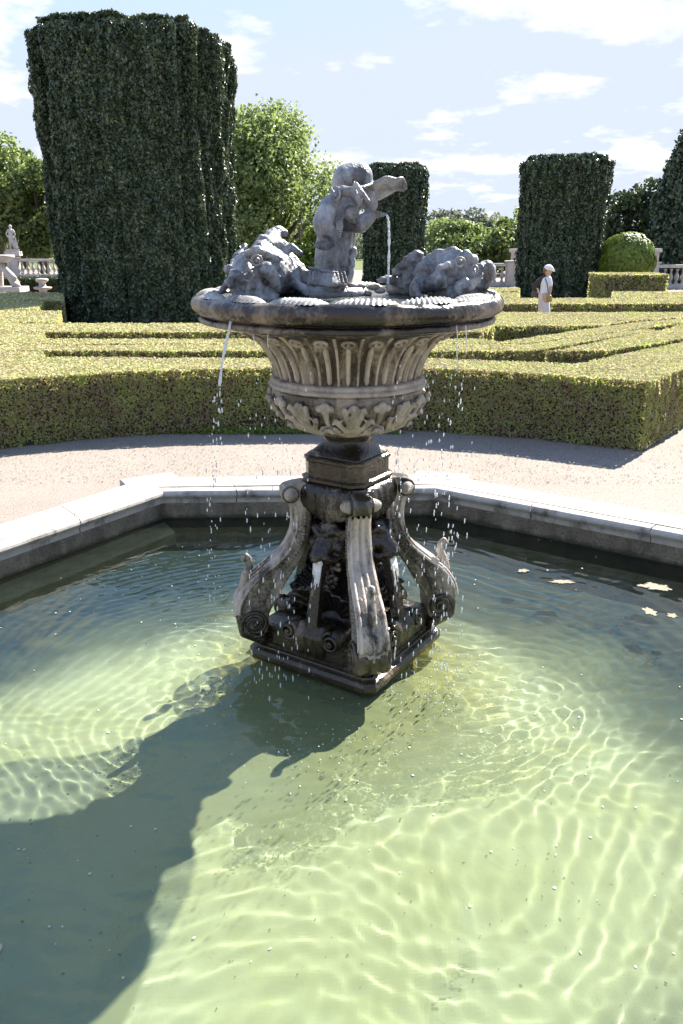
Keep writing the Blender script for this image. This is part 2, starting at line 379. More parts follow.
def drop_mat():
    m, N, L = mat_nodes('falling_water')
    p = finish(N, L, (.86, .9, .95), .12, spec=.9); p.inputs['Transmission Weight'].default_value = .45; p.inputs['IOR'].default_value = 1.33; return m
M['drop'] = drop_mat()

# ------------------------------------------------------------------ ground with the pool cut out of it
IN = [(-1.43, 6.09), (.75, 6.17), (3.02, 4.64), (3.15, 2.6), (1.75, 1.25), (-1.75, 1.25), (-3.25, 2.6), (-3.05, 3.67)]   # inner edge of the coping, clockwise
def offset(poly, d):                    # outward for this clockwise polygon
    n = len(poly); out = []
    for i in range(n):
        p0, p1, p2 = (Vector(poly[(i+k) % n]) for k in (-1, 0, 1))
        a = (p1-p0).normalized(); b = (p2-p1).normalized()
        na = Vector((-a.y, a.x)); nb = Vector((-b.y, b.x)); m_ = (na+nb).normalized()
        out.append(p1+m_*(d/max(.3, m_.dot(na))))
    return out
OUT = offset(IN, .37)
ring2 = offset(IN, 6); far = [Vector((p.x-.0, p.y-3.9)).normalized()*1500+Vector((0, 3.9)) for p in ring2]
V = [(p.x, p.y, 0) for p in OUT]+[(p.x, p.y, 0) for p in ring2]+[(p.x, p.y, 0) for p in far]; n = 8
Fc = [(r*n+i, r*n+(i+1) % n, (r+1)*n+(i+1) % n, (r+1)*n+i) for r in (0, 1) for i in range(n)]
Fc = [f[::-1] for f in Fc]
tag(obj('ground', V, Fc, M['gravel']), 'pale gravel ground of the garden round the pool', 'ground', kind='structure')
tag(obj('grass_field', [(-1200, 58, .01), (1200, 58, .01), (1200, 1300, .01), (-1200, 1300, .01)], [(0, 1, 2, 3)], M['grass']), 'grass land beyond the garden', 'field', kind='structure')

# ------------------------------------------------------------------ the pool: coping stones, walls, floor
pool = empty('pool', (0, 3.9, 0), 'wide stone pool with bleached coping and algae green bottom round the fountain', 'pool')
ZC = .10
def sweep_edge(i, prof, t0, t1, name, mat, gap=.002, jit=0, parent=pool, closed=True, smooth=False):
    V = []; k = len(prof)
    def line(o):
        q = offset(IN, o); return q[i], q[(i+1) % 8]
    segs = 2
    for s in range(segs+1):
        t = t0+(t1-t0)*s/segs
        for (o, z) in prof:
            a, b = line(o); L_ = (b-a).length
            tt = t
            if s == 0 and t0 > 0: tt += gap/L_
            if s == segs and t1 < 1: tt -= gap/L_
            p = a.lerp(b, tt); V.append((p.x, p.y, z+jit))
    Fc = []
    for s in range(segs):
        for j in range(k if closed else k-1):
            j2 = (j+1) % k; Fc.append((s*k+j, s*k+j2, (s+1)*k+j2, (s+1)*k+j))
    if closed: Fc += [tuple(range(k-1, -1, -1)), tuple(range(segs*k, (segs+1)*k))]
    return obj(name, V, [f[::-1] for f in Fc], mat, parent, smooth)
cop_prof = [(.37, -.03), (.37, ZC-.008), (.362, ZC), (.105, ZC), (.100, ZC-.008), (.095, ZC-.018), (.095, -.03)]
nose_prof = [(.093, -.02), (.093, ZC-.008), (.086, ZC-.003), (.03, ZC-.004), (.012, ZC-.010), (.000, ZC-.025), (-.004, ZC-.042), (.002, ZC-.058), (.014, ZC-.066), (.016, ZC-.074), (.03, ZC-.08), (.03, -.02)]
wall_prof = [(.028, -.02), (.028, -.52), (.09, -.52), (.09, -.02)]
spl = {0: [0, .27, .63, 1], 1: [0, .3, .62, 1], 7: [0, .35, .72, 1]}
for i in range(8):
    ts = spl.get(i, [0, .5, 1])
    for a, b in zip(ts, ts[1:]):
        sweep_edge(i, cop_prof, a, b, 'coping_stone', M['coping'], jit=random.uniform(-.003, .003))
        sweep_edge(i, nose_prof, a, b, 'edge_moulding', M['nose'], gap=.004, jit=random.uniform(-.004, .002))
    sweep_edge(i, wall_prof, 0, 1, 'basin_wall', M['wall'])
    # corner blocks behind the mitres
    q = OUT[i]; cdir = Vector((q.x-IN[i][0], q.y-IN[i][1])).normalized(); ang = math.atan2(cdir.y, cdir.x)
    mb = MB(); cpt = q-cdir*.045
    mb.box((cpt.x, cpt.y, .027), (.20, .46, .15), ang)
    mb.build('corner_block', M['coping'], pool)
fl = offset(IN, .06)
for i_ in (6, 7): sweep_edge(i_, [(.03, -.5), (.03, -.235), (-.20, -.24), (-.22, -.255), (-.22, -.5)], 0, 1, 'submerged_ledge', M['ledge'])
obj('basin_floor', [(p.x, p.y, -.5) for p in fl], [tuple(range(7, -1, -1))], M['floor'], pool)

# ------------------------------------------------------------------ water surface with real waves
ZW = -.15
FX, FY = .03, 3.93
def build_water():
    x0, x1, y0, y1, d = -3.4, 3.4, 1.0, 6.4, .0125
    xs = np.arange(x0, x1, d); ys = np.arange(y0, y1, d); X, Y = np.meshgrid(xs, ys); nx, ny = len(xs), len(ys)
    X = X.ravel(); Y = Y.ravel()
    dx, dy = X-FX, Y-FY; r = np.hypot(dx, dy)
    wx = X+.26*vnoise(np.stack([X*1.3, Y*1.3, X*0], 1), 5); wy = Y+.26*vnoise(np.stack([X*1.3, Y*1.3, X*0+9], 1), 6)
    rr = np.hypot(wx-FX, wy-FY)
    z = .00055*np.sin(2*np.pi*rr/.105)*np.exp(-(rr/2.6)**2)*(1+.5*vnoise(np.stack([X, Y, X*0+4], 1), 3))
    src = [(-.62, 3.62), (.48, 3.42), (.62, 3.7), (-.25, 3.12), (.1, 3.0), (-.68, 4.0), (.7, 4.2)]
    for i, (sx, sy) in enumerate(src):
        q = np.hypot(wx-sx, wy-sy); z += .0006*np.sin(2*np.pi*q/(.06+.012*i)+i)*np.exp(-(q/.9)**1.5)
    near = np.exp(-np.clip(r-.45, 0, 9)**2/.35)
    z += .0050*near*fbm(np.stack([X*9, Y*9, X*0+2], 1), 4, 8)
    # the long swell that pushes off to the left and towards the camera
    z += .0040*fbm(np.stack([X*1.7, Y*2.6, X*0+5], 1), 3, 21)
    z += .0005*fbm(np.stack([wx*15+4*wy, wy*10, X*0+11], 1), 2, 91)+.0006*fbm(np.stack([wx*5.6, wy*4.6, X*0+6], 1), 3, 31)
    z += .0019*fbm(np.stack([wx*2.6, wy*8.5, X*0+16], 1), 3, 77)*np.clip(1.2-.28*np.hypot(X+.5, Y-2.2), .15, 1)
    z += .0008*vnoise(np.stack([wx*17, wy*21, X*0+6], 1), 41)
    for sx, sy, am in ((.50, 3.42, .010), (-.62, 3.5, .006), (.62, 3.8, .006), (.05, 3.1, .006), (-.15, 2.9, .005)):
        z += am*np.exp(-((X-sx)**2+(Y-sy)**2)/.030)*fbm(np.stack([X*26, Y*26, X*0+8], 1), 3, 61)
    z = z*(.55+.45/(1+np.exp(-(X+.9)*3.)))
    z += ZW
    # keep what lies inside the walls
    pol = [(p.x, p.y) for p in offset(IN, .05)]
    ins = np.ones(len(X), bool)
    for i in range(8):
        ax, ay = pol[i]; bx, by = pol[(i+1) % 8]
        ins &= ((bx-ax)*(Y-ay)-(by-ay)*(X-ax)) < 0
    idx = np.arange(nx*ny).reshape(ny, nx)
    q = np.stack([idx[:-1, :-1], idx[:-1, 1:], idx[1:, 1:], idx[1:, :-1]], -1).reshape(-1, 4)
    q = q[ins[q].all(1)]
    use = np.unique(q); rem = np.full(nx*ny, -1); rem[use] = np.arange(len(use))
    o = obj('water', np.stack([X, Y, z], 1)[use], rem[q], M['water'], None, True)
    tag(o, 'rippled clear green water filling the pool', 'water', kind='structure')
    try: o.cycles.is_caustics_caster = True
    except Exception as e: print('caster', e)
    return o
water = build_water()
for o in bpy.data.objects:
    if o.name.startswith('basin_floor') or o.name.startswith('basin_wall'):
        try: o.cycles.is_caustics_receiver = True
        except Exception: pass

# ------------------------------------------------------------------ leaves: many small faces as one mesh of arrays
def leaves(pts, nrm, size, aspect=1.6, spread=.8, up=0, quad=True, seed=1):
    """a folded leaf (two triangles on a shared rib, one island) at every point"""
    g = np.random.default_rng(seed); n = len(pts); pts = np.asarray(pts, float)
    nn = np.asarray(nrm, float)+g.normal(0, spread, (n, 3)); nn /= np.linalg.norm(nn, axis=1)[:, None]+1e-9
    t = g.normal(0, 1, (n, 3)); t[:, 2] += up*2.5; t -= nn*(t*nn).sum(1)[:, None]; t /= np.linalg.norm(t, axis=1)[:, None]+1e-9
    b = np.cross(nn, t); s = (size*g.uniform(.6, 1.35, n))[:, None]; a = s*aspect
    fold = nn*s*.22
    v = np.stack([pts-t*a*.5, pts+b*s*.5+fold, pts+t*a*.5, pts-b*s*.5+fold], 1).reshape(-1, 3)
    i = np.arange(n)[:, None]*4
    f = np.concatenate([i+np.array([[0, 1, 2]]), i+np.array([[0, 2, 3]])], 0)
    return v, f
def poly_area(p): return .5*sum(p[i][0]*p[(i+1) % len(p)][1]-p[(i+1) % len(p)][0]*p[i][1] for i in range(len(p)))
def in_poly(x, y, p):
    ins = np.zeros(len(x), bool); n = len(p)
    for i in range(n):
        (x1, y1), (x2, y2) = p[i], p[(i+1) % n]
        c = ((y1 > y) != (y2 > y)) & (x < (x2-x1)*(y-y1)/((y2-y1) or 1e-9)+x1)
        ins ^= c
    return ins
HEDGE_COUNT = [0]
def hedge(pxpoly, label, h=.7, world=None, dens=1., top='box_top', side='box_side', shadow_face=False, lsize=None):
    """a clipped box hedge: woody core, leafy sides, dry clipped top"""
    HEDGE_COUNT[0] += 1; sd_ = HEDGE_COUNT[0]*13
    p = world or [P(x, y, h) for x, y in pxpoly]
    if poly_area(p) < 0: p = p[::-1]
    q = []
    for i in range(len(p)):
        a, b = np.array(p[i]), np.array(p[(i+1) % len(p)]); L_ = np.linalg.norm(b-a); k = max(1, int(L_/.35)); nrm = np.array([b[1]-a[1], a[0]-b[0]])/max(L_, 1e-6)
        for j in range(k):
            s_pt = a+(b-a)*j/k
            if j: s_pt = s_pt+nrm*.018*fbm([[s_pt[0]*1.5, s_pt[1]*1.5, sd_]], 2)[0]
            q.append(s_pt)
    q = np.array(q); n = len(q); cen = q.mean(0)
    ymid = float(np.median(q[:, 1]))
    root = empty('box_hedge', (float(cen[0]), float(cen[1]), 0), label, 'hedge', 'clipped box hedges of the parterre')
    hh = h+.012*fbm(np.c_[q*1.2, np.full(n, 3.)], 2)
    # inset core so that leaves make the outline
    core = []
    for i in range(n):
        t = q[(i+1) % n]-q[i-1]; nr = np.array([t[1], -t[0]]); nr /= np.linalg.norm(nr)+1e-9; core.append(q[i]-nr*.055)
    core = np.array(core)
    Vc = np.r_[np.c_[core, np.full(n, -.01)], np.c_[core, hh-.035]]
    Fc = [(i, (i+1) % n, n+(i+1) % n, n+i) for i in range(n)]+[tuple(range(n, 2*n))]
    obj('inner_twigs', Vc, Fc, M['box_core'], root)
    g = np.random.default_rng(sd_)
    # sides
    pts = []; nr_ = []
    for i in range(n):
        a, b = q[i], q[(i+1) % n]; e = b-a; L_ = np.linalg.norm(e); nrm = np.array([e[1], -e[0]])/max(L_, 1e-6); mid = (a+b)/2
        view = -mid/np.linalg.norm(mid)
        if nrm @ view < -.25: continue
        D = max(mid[1], 5); ls = max(.019, D*.0021); cnt = int(L_*h*min(7000, 2.7/ls**2)*dens)
        t = g.uniform(0, 1, cnt); z = g.uniform(.0, 1, cnt)**.85*h
        bump = .045*fbm(np.c_[(a+np.outer(t, e))*9, z*9], 3, 5)-.005
        # thin, ragged foot
        keep = ~((z < .12) & (vnoise(np.c_[(a+np.outer(t, e))*5, z*9], 9) > .62))
        pp = np.c_[a+np.outer(t, e)+nrm*bump[:, None], z]; pts.append(np.c_[pp, np.full(cnt, ls)][keep]); nr_.append(np.tile([nrm[0], nrm[1], .35], (cnt, 1))[keep])
    if pts:
        pts = np.concatenate(pts); nr_ = np.concatenate(nr_)
        v, f = leaves(pts[:, :3], nr_, pts[:, 3][:, None].ravel(), 1.5, .9, seed=sd_)
        obj('side_foliage', v, f, M[side], root)
    # top
    x0, y0 = q.min(0); x1, y1 = q.max(0); D = max(ymid, 6); ls = max(.019, D*.0020)
    dn = min(5600, 2.4/ls**2)*dens
    cnt = int((x1-x0)*(y1-y0)*dn); xs = g.uniform(x0, x1, cnt); ys = g.uniform(y0, y1, cnt); k = in_poly(xs, ys, [tuple(u) for u in q]); xs, ys = xs[k], ys[k]
    zz = h+.014*fbm(np.c_[xs*1.6, ys*1.6, xs*0+sd_], 3)-.012+g.uniform(-.015, .014, len(xs))
    v, f = leaves(np.c_[xs, ys, zz], np.tile([0, 0, 1.], (len(xs), 1)), np.full(len(xs), ls), 1.5, .55, seed=sd_+1)
    obj('clipped_top', v, f, M[top], root)
    return root
hedge([(-70, 385), (0, 379), (110, 371.5), (230, 367.5), (330, 366.5), (425, 367.5), (540, 373), (651, 381.5), (700, 361), (800, 325), (720, 332), (655, 347.5), (575, 364), (433, 357.5), (45, 357), (42, 351), (-70, 350)], 'long front box hedge facing the pool, nearest of all the hedges')
hedge([(45, 350.3), (433, 351), (528, 350.5), (540, 349), (655, 330), (640, 329), (530, 343.8), (-70, 344.6), (-70, 349.6), (42, 349.8)], 'low narrow box hedge directly behind the long front hedge')
hedge([(546, 351), (600, 350), (652, 344), (720, 329), (780, 318), (690, 322), (662, 330)], 'box hedge at the right edge behind the front corner')
hedge([(-70, 343.6), (528, 342.8), (642, 327.8), (720, 317), (640, 321.5), (600, 327.3), (500, 341.5), (480, 339), (45, 338.3), (42, 332), (-70, 332)], 'third box hedge from the pool, running behind the bowl to a thin tip')
hedge([(45, 331.5), (480, 331.5), (496, 325.5), (600, 325), (640, 320), (720, 315.5), (720, 312), (252, 312.5), (250, 323), (-70, 323), (-70, 331)], 'broad box hedge before the big yew and the walking woman')
hedge([(-70, 322.3), (57, 322.3), (60, 310.8), (-70, 310)], 'box hedge block just left of the big yew')
hedge([(-70, 309.5), (37, 309.5), (43, 300.8), (-70, 300.8)], 'small box hedge block left of the dark slit')
hedge([(-70, 299.8), (63, 300.6), (63, 292.6), (-70, 292.6)], 'farthest low box hedge on the left side before the dark hedge')
hedge([(246, 303.5), (800, 303.5), (800, 298.2), (246, 298.2)], 'box hedge right behind the walking woman', dens=1.1)
hedge([(246, 297.4), (518, 297.4), (518, 292.6), (246, 292.6)], 'far box hedge behind the bowl, left of the right yew')
hedge([(613, 297.4), (800, 297.0), (800, 291.8), (613, 291.8)], 'far box hedge to the right of the right yew')
hedge([(250, 291.4), (519, 291.4), (519, 287.9), (250, 287.9)], 'thin far box hedge before the middle yew and balustrade')
w = lambda x0, x1, Y0, Y1: [(at(x0, 290, Y0).x, Y0), (at(x1, 290, Y0).x, Y0), (at(x1, 290, Y0).x, Y1), (at(x0, 290, Y0).x, Y1)]
hedge(None, 'taller square cut hedge in front of the round bush', h=1.0, world=w(604, 667, 25, 26.6))
hedge(None, 'dark straight hedge under the left balustrade', h=.83, world=w(-80, 64, 26, 27.4), top='dark_tree', side='dark_tree')

# ------------------------------------------------------------------ yews and trees
def yew(px0, px1, Yf, ztop, label, n_l, seed, notch=None, cone=False, deep=1.0, ls=.06, group='clipped yew columns'):
    Yc = Yf; a = at(px0, 290, Yc).x; b = at(px1, 290, Yc).x; R0 = (b-a)/2*.9; cx = (a+b)/2; cyy = Yf+R0*deep
    root = empty('yew_column' if not cone else 'conical_yew', (cx, cyy, 0), label, 'yew tree', group)
    def surf(t, z):                     # t angle, z 0..1
        if cone: r = R0*(1-z)**.62*(.9+.1*np.sin(z*3))
        else: r = R0*(.96+.05*z-.0*z)*np.clip((1.004-z)/.055, 0, 1)**.22
        sq = 1/(np.abs(np.cos(t))**3.2+np.abs(np.sin(t))**3.2)**(1/3.2) if not cone else 1
        p = np.c_[np.cos(t)*2.2+seed, np.sin(t)*2.2, z*ztop*.16]
        lump = 1+.11*(1-np.abs(fbm(p*2.3, 2, seed)*2))-.05+.045*fbm(np.c_[np.cos(t)*6, np.sin(t)*6, z*ztop*1.1], 3, seed+4)-.075*np.clip(1-np.abs(vnoise(np.c_[np.cos(t)*5.5+3, np.sin(t)*5.5, z*ztop*.12], seed+9))*3.2, 0, 1)+.02*vnoise(np.c_[np.cos(t)*14, np.sin(t)*14, z*ztop*.6], seed+19)
        rr = r*sq*lump
        if notch is not None: dt = np.angle(np.exp(1j*(t-notch))); rr = rr*(1-.17*np.exp(-(dt/.085)**2)*np.clip(z*2.5-.3, 0, 1))
        zt = ztop*(1+.005*vnoise(np.c_[np.cos(t)*7, np.sin(t)*7, t*0+seed], seed+5)+.008*vnoise(np.c_[np.cos(t)*2.6, np.sin(t)*2.6, t*0+seed], seed+2)*(not cone)-(.028*(np.cos(t-notch-.42) > .93) if notch is not None else 0))
        return np.c_[cx+rr*np.cos(t), cyy+rr*np.sin(t)*deep, z*zt]
    nt_, nz = 96, 60
    T, Z = np.meshgrid(np.linspace(0, 2*np.pi, nt_, endpoint=False), np.linspace(0, 1, nz)); V = surf(T.ravel(), Z.ravel())
    ctr = np.array([cx, cyy, 0]); V[:, :2] = ctr[:2]+(V[:, :2]-ctr[:2])*.955; V[:, 2] *= .985
    i = np.arange(nt_*nz).reshape(nz, nt_); j = np.roll(i, -1, 1); q = np.stack([i[:-1], j[:-1], j[1:], i[1:]], -1).reshape(-1, 4)
    Fc = [tuple(x) for x in q]+[tuple(range((nz-1)*nt_, nz*nt_))]
    obj('inner_wood', V, Fc, M['yew_core'], root, True)
    g = np.random.default_rng(seed+50); t = g.uniform(0, 2*np.pi, n_l*2); vis = np.sin(t) < .35; t = np.r_[t[vis], t[~vis][::4]]; z = g.uniform(0, 1, len(t))
    if cone: z = 1-np.sqrt(1-z)
    p = surf(t, z); nr = np.c_[np.cos(t), np.sin(t), np.full(len(t), .25)]
    p += nr*(g.uniform(-1.6, 1.3, len(t))+1.5*vnoise(p/np.array([.12, .12, .3]), seed))[:, None]*ls*1.1
    # top cap
    if not cone:
        k = int(n_l*.22); tt = g.uniform(0, 2*np.pi, k); rr = np.sqrt(g.uniform(0, 1, k)); e = surf(tt, np.full(k, .97)); e[:, :2] = ctr[:2]+(e[:, :2]-ctr[:2])*rr[:, None]; e[:, 2] = surf(tt, np.full(k, .99))[:, 2]*(rr)+(1-rr)*ztop*.985+g.uniform(-.06, .05, k)+.08*fbm(e*3, 2)
        p = np.r_[p, e]; nr = np.r_[nr, np.tile([0, 0, 1.], (k, 1))]
    v, f = leaves(p, nr*.8, np.full(len(p), ls*1.05), 1.8, .95, up=.45, seed=seed)
    obj('foliage', v, f, M['yew'], root)
    mb = MB(); mb.tube([(cx, cyy, -.05), (cx+.03, cyy, .25), (cx, cyy, .6)], [.24, .19, .17], 10); mb.build('trunk', M['bark'], root)
    return root
yew(37, 234, 20.4, 6.85, 'huge flat topped dark yew towering at the left', 230000, 3, notch=-.72, ls=.05, deep=.8)
yew(364, 427, 35.0, 4.95, 'small dark yew column right behind the statue with the hat', 36000, 17, ls=.07)
yew(523, 608, 29.6, 4.78, 'dark yew column behind the walking woman', 70000, 29, ls=.062)
yew(646, 764, 39.0, 8.3, 'tapering dark yew cut by the right edge of the photo', 22000, 41, cone=True, ls=.12)

def tree(name, px, ybase_unused, Y, ztop, width, zlow, mat, label, n_l=5000, ls=.16, seed=1, blobs=14, group='trees beyond the garden', flat=1.0, open_=0.):
    a = at(px, 250, Y); cx = a.x; g = np.random.default_rng(seed)
    root = empty(name, (cx, Y, 0), label, 'tree', group)
    mb = MB(); tr = width*.035+.06; zc = (ztop+zlow)/2; zb = max(zlow, .6)
    mb.tube([(cx, Y, -.1), (cx+.1, Y, zb*.6), (cx-.05, Y+.1, zc), (cx, Y, ztop*.86)], [tr*1.5, tr, tr*.7, tr*.25], 9)
    P_ = []; S_ = []
    bl = []
    for i in range(blobs):
        t = g.uniform(0, 2*np.pi); rr = np.sqrt(g.uniform(0, 1))*width*.36; zz = g.uniform(0, 1); z = zlow+(ztop-zlow)*(.15+.72*zz)
        shr = math.sqrt(max(.08, 1-((zz-.42)/.62)**2))
        c = np.array([cx+rr*math.cos(t)*shr, Y+rr*math.sin(t)*shr, z]); br = width*g.uniform(.13, .22)*(.8+.4*shr)
        bl.append((c, br)); zs = max(zb*.5, z-br-width*.15)
        mb.tube([(cx, Y, min(zs, ztop*.7)), tuple((np.array([cx, Y, zs])*.5+c*.5)+g.normal(0, .05, 3)), tuple(c)], [tr*.45, tr*.28, tr*.1], 5)
    mb.build('trunk', M['bark'], root)
    pts = []
    for c, br in bl:
        k = n_l//blobs; d = g.normal(0, 1, (k, 3)); d /= np.linalg.norm(d, axis=1)[:, None]; rad = br*g.uniform(.45, 1.08, k)**.6
        q = d*rad[:, None]; q[:, 2] *= .78*flat; q *= (1+.28*fbm(d*2.2+c, 2))[:, None]; pts.append(np.c_[c+q, d])
    pts = np.concatenate(pts)
    k = vnoise(pts[:, :3]*(3.2/width*2.2), seed) > -.45+open_; pts = pts[k]
    v, f = leaves(pts[:, :3], pts[:, 3:]*.6+np.array([0, 0, .3]), np.full(len(pts), ls), 1.5, .8, seed=seed)
    obj('crown', v, f, M[mat], root)
    return root
tree('broadleaf_tree', 268, 0, 40, 7.7, 8.6, 1.0, 'light_tree', 'big fresh green tree between the huge yew and the statue', 42000, .125, 5, 40)
tree('broadleaf_tree', 2, 0, 52, 8.2, 6.5, 1.5, 'light_tree', 'bright green tree at the left edge behind the stone statue', 9000, .2, 8, 16)
tree('broadleaf_tree', 42, 0, 50, 6.4, 6.0, .8, 'mid_tree', 'dark green tree behind the left balustrade beside the yew', 9000, .2, 9, 16)
tree('broadleaf_tree', 22, 0, 60, 8.0, 7, 1., 'mid_tree', 'mid green tree farther back on the left', 7000, .24, 10, 16)
tree('broadleaf_tree', 455, 0, 52, 2.9, 5.0, .4, 'light_tree', 'low rounded yellow green tree left of the far right group', 7000, .17, 12, 14)
tree('broadleaf_tree', 493, 0, 50, 3.0, 5.0, .4, 'mid_tree', 'low mid green tree beside the right yew column', 7000, .17, 13, 14)
tree('broadleaf_tree', 516, 0, 54, 4.3, 2.2, 1.0, 'light_tree', 'thin airy young tree peeping out left of the right yew', 900, .15, 14, 9, open_=.3)
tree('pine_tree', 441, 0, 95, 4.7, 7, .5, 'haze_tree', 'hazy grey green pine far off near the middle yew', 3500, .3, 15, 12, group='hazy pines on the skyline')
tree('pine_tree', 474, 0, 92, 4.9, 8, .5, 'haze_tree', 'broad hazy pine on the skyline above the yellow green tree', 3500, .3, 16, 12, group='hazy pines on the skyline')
tree('cedar_tree', 626, 0, 44, 5.2, 4.6, .8, 'dark_tree', 'dark spreading cedar behind the round bush', 8000, .16, 18, 18, group=None, flat=.7)
tree('broadleaf_tree', 655, 0, 58, 5.2, 3.4, .8, 'light_tree', 'slender pale tree between cedar and tapering yew', 2200, .18, 19, 12, open_=.15)
tree('broadleaf_tree', 300, 0, 34, 3.0, 2.6, .0, 'bush', 'low bright green bush right behind the hat figure', 6000, .12, 20, 12, group=None)
# round clipped bush
def round_bush(px, Y, r, zc, label, seed):
    a = at(px, 260, Y); root = empty('round_bush', (a.x, Y, 0), label, 'bush')
    g = np.random.default_rng(seed); k = 9000; d = g.normal(0, 1, (k, 3)); d /= np.linalg.norm(d, axis=1)[:, None]
    lump = 1+.07*fbm(d*3, 3, seed); p = np.array([a.x, Y, zc])+d*lump[:, None]*r*g.uniform(.93, 1.03, k)[:, None]; p = p[p[:, 2] > .02]; d = d[:len(p)]
    d = (p-np.array([a.x, Y, zc])); d /= np.linalg.norm(d, axis=1)[:, None]
    v, f = leaves(p, d, np.full(len(p), .11), 1.5, .7, seed=seed); obj('foliage', v, f, M['bush'], root)
    mb = MB(); mb.ball((a.x, Y, zc), r*.9, n=3); mb.build('inner_twigs', M['box_core'], root, True)
    MB().tube([(a.x, Y, -.1), (a.x, Y, zc)], [.15, .1], 8).build('trunk', M['bark'], root)
round_bush(626, 30, 1.0, 1.22, 'round clipped yellow green bush behind the square hedge', 4)
# far wood
def far_wood():
    g = np.random.default_rng(77); pts = []; 
    for i in range(260):
        x = g.uniform(-75, 75); Y = g.uniform(75, 105); z = g.uniform(.5, 2.4) if abs(x) < 40 else g.uniform(.8, 4.2)
        k = 130; d = g.normal(0, 1, (k, 3)); d /= np.linalg.norm(d, axis=1)[:, None]; pts.append(np.c_[np.array([x, Y, z])+d*[1.8, 1.5, 1.3]*g.uniform(.5, 1, (k, 1)), d])
    pts = np.concatenate(pts); v, f = leaves(pts[:, :3], pts[:, 3:], np.full(len(pts), .38), 1.4, .8, seed=5)
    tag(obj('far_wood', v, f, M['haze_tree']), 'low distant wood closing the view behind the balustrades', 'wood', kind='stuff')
far_wood()

# ------------------------------------------------------------------ balustrades
BAL = smooth_prof([(.075, 0), (.075, .05), (.04, .08), (.05, .12), (.095, .24), (.085, .32), (.045, .42), (.038, .5), (.06, .53), (.06, .58), (.075, .60)], 3)
def balustrade(pa, pb, n, label, piers=(0, 1), hgt=1.0):
    a, b = Vector(pa), Vector(pb); d = (b-a); L_ = d.length; u = d.normalized(); rz = math.atan2(u.y, u.x); c = (a+b)/2
    root = empty('balustrade', (c.x, c.y, 0), label, 'balustrade', 'stone balustrades closing the garden', rz)
    k = hgt/1.0
    MB().box((0, 0, .09*k), (L_, .34, .18*k)).build('base_course', M['garden_stone'], root, local=True)
    MB().box((0, 0, .90*k+.02), (L_, .30, .13*k)).build('top_rail', M['garden_stone'], root, local=True)
    V, Fc = lathe([(r*k*1.05, z*k*1.07+.18*k) for r, z in BAL], 12)
    first = None
    pier_t = list(piers)
    for t in pier_t:
        mb = MB(); mb.box(((t-.5)*L_, 0, .52*k), (.62, .42, 1.04*k)); mb.box(((t-.5)*L_, 0, 1.07*k), (.72, .5, .07)); mb.box(((t-.5)*L_, 0, .07), (.7, .48, .14))
        mb.build('pier', M['garden_stone'], root, local=True)
    for i in range(n):
        t = (i+.5)/n
        if any(abs(t-q)*L_ < .42 for q in pier_t): continue
        if first is None:
            first = obj('baluster', V, Fc, M['garden_stone'], root, True, local=True); o = first
        else:
            o = first.copy(); C.objects.link(o); o.parent = root
        o.location = ((t-.5)*L_, 0, 0)
    return root
def gp(px, Y): a = at(px, 270, Y); return (a.x, Y)
YL, YM, YR = 46.0, 37.5, 35.5
balustrade(gp(-90, YL), gp(120, YL), 40, 'long pale balustrade at the far left with balusters', (0, .497, 1))
balustrade(gp(434, YM), gp(513, YM), 11, 'pale balustrade between the middle and right yews', (1,))
balustrade(gp(650, YR), gp(760, YR), 18, 'pale balustrade at the right edge of the garden', (0,))

# pier with finial, pillars
def pillar(px, Y, ztop, wdt, label, dome=False):
    a = at(px, 260, Y); root = empty('stone_pillar', (a.x, Y, 0), label, 'pillar', 'tall stone garden pillars')
    mb = MB(); mb.box((a.x, Y, ztop*.48), (wdt, wdt, ztop*.9)); mb.box((a.x, Y, .1), (wdt*1.25, wdt*1.25, .2)); mb.build('shaft', M['garden_stone'], root)
    mb = MB(); mb.box((a.x, Y, ztop*.95), (wdt*1.35, wdt*1.35, ztop*.09)); mb.build('cap', M['garden_stone'], root)
pillar(652, 35.2, 1.65, .42, 'stone pillar between the round bush and the right balustrade')
pillar(516, 38.5, 1.6, .42, 'stone pillar beside the left side of the right yew')

# ------------------------------------------------------------------ small figures at the far left
def stone_statue():
    Y = YL; a = at(14, 260, Y); x = a.x
    root = empty('statue', (x, Y, 1.12), 'small standing stone statue on the left balustrade pier', 'statue')
    mb = MB(); z0 = 1.12
    mb2 = MB(); mb2.box((x, Y, z0+.14), (.85, .5, .24)); mb2.box((x, Y, z0+.31), (.62, .42, .12)); mb2.build('plinth', M['garden_stone'], root)
    z0 += .37
    sweep_balls(mb, [(x-.12, Y, z0), (x-.1, Y-.02, z0+.35), (x-.06, Y, z0+.7)], [.07, .08, .12]); sweep_balls(mb, [(x+.16, Y, z0), (x+.1, Y-.08, z0+.36), (x+.04, Y, z0+.7)], [.07, .08, .12])
    sweep_balls(mb, [(x, Y, z0+.7), (x, Y, z0+.95), (x+.02, Y, z0+1.15)], [.17, .15, .17]); sweep_balls(mb, [(x-.15, Y, z0+1.2), (x-.28, Y-.05, z0+1.0), (x-.18, Y-.12, z0+.78)], [.065, .055, .045])
    sweep_balls(mb, [(x+.18, Y, z0+1.2), (x+.3, Y, z0+.98), (x+.24, Y-.1, z0+.75)], [.065, .055, .045]); sweep_balls(mb, [(x+.02, Y, z0+1.3), (x+.03, Y-.02, z0+1.45)], [.07, .11])
    sweep_balls(mb, [(x+.26, Y, z0+.75), (x+.3, Y, z0+.1)], [.05, .12])
    mb.v = [(x+(a_-x)*.82, Y+(b2-Y)*.82, z0+(c2-z0)*.82) for a_, b2, c2 in mb.v]
    skin('figure', mb, .02, M['garden_stone'], root, 2)
stone_statue()
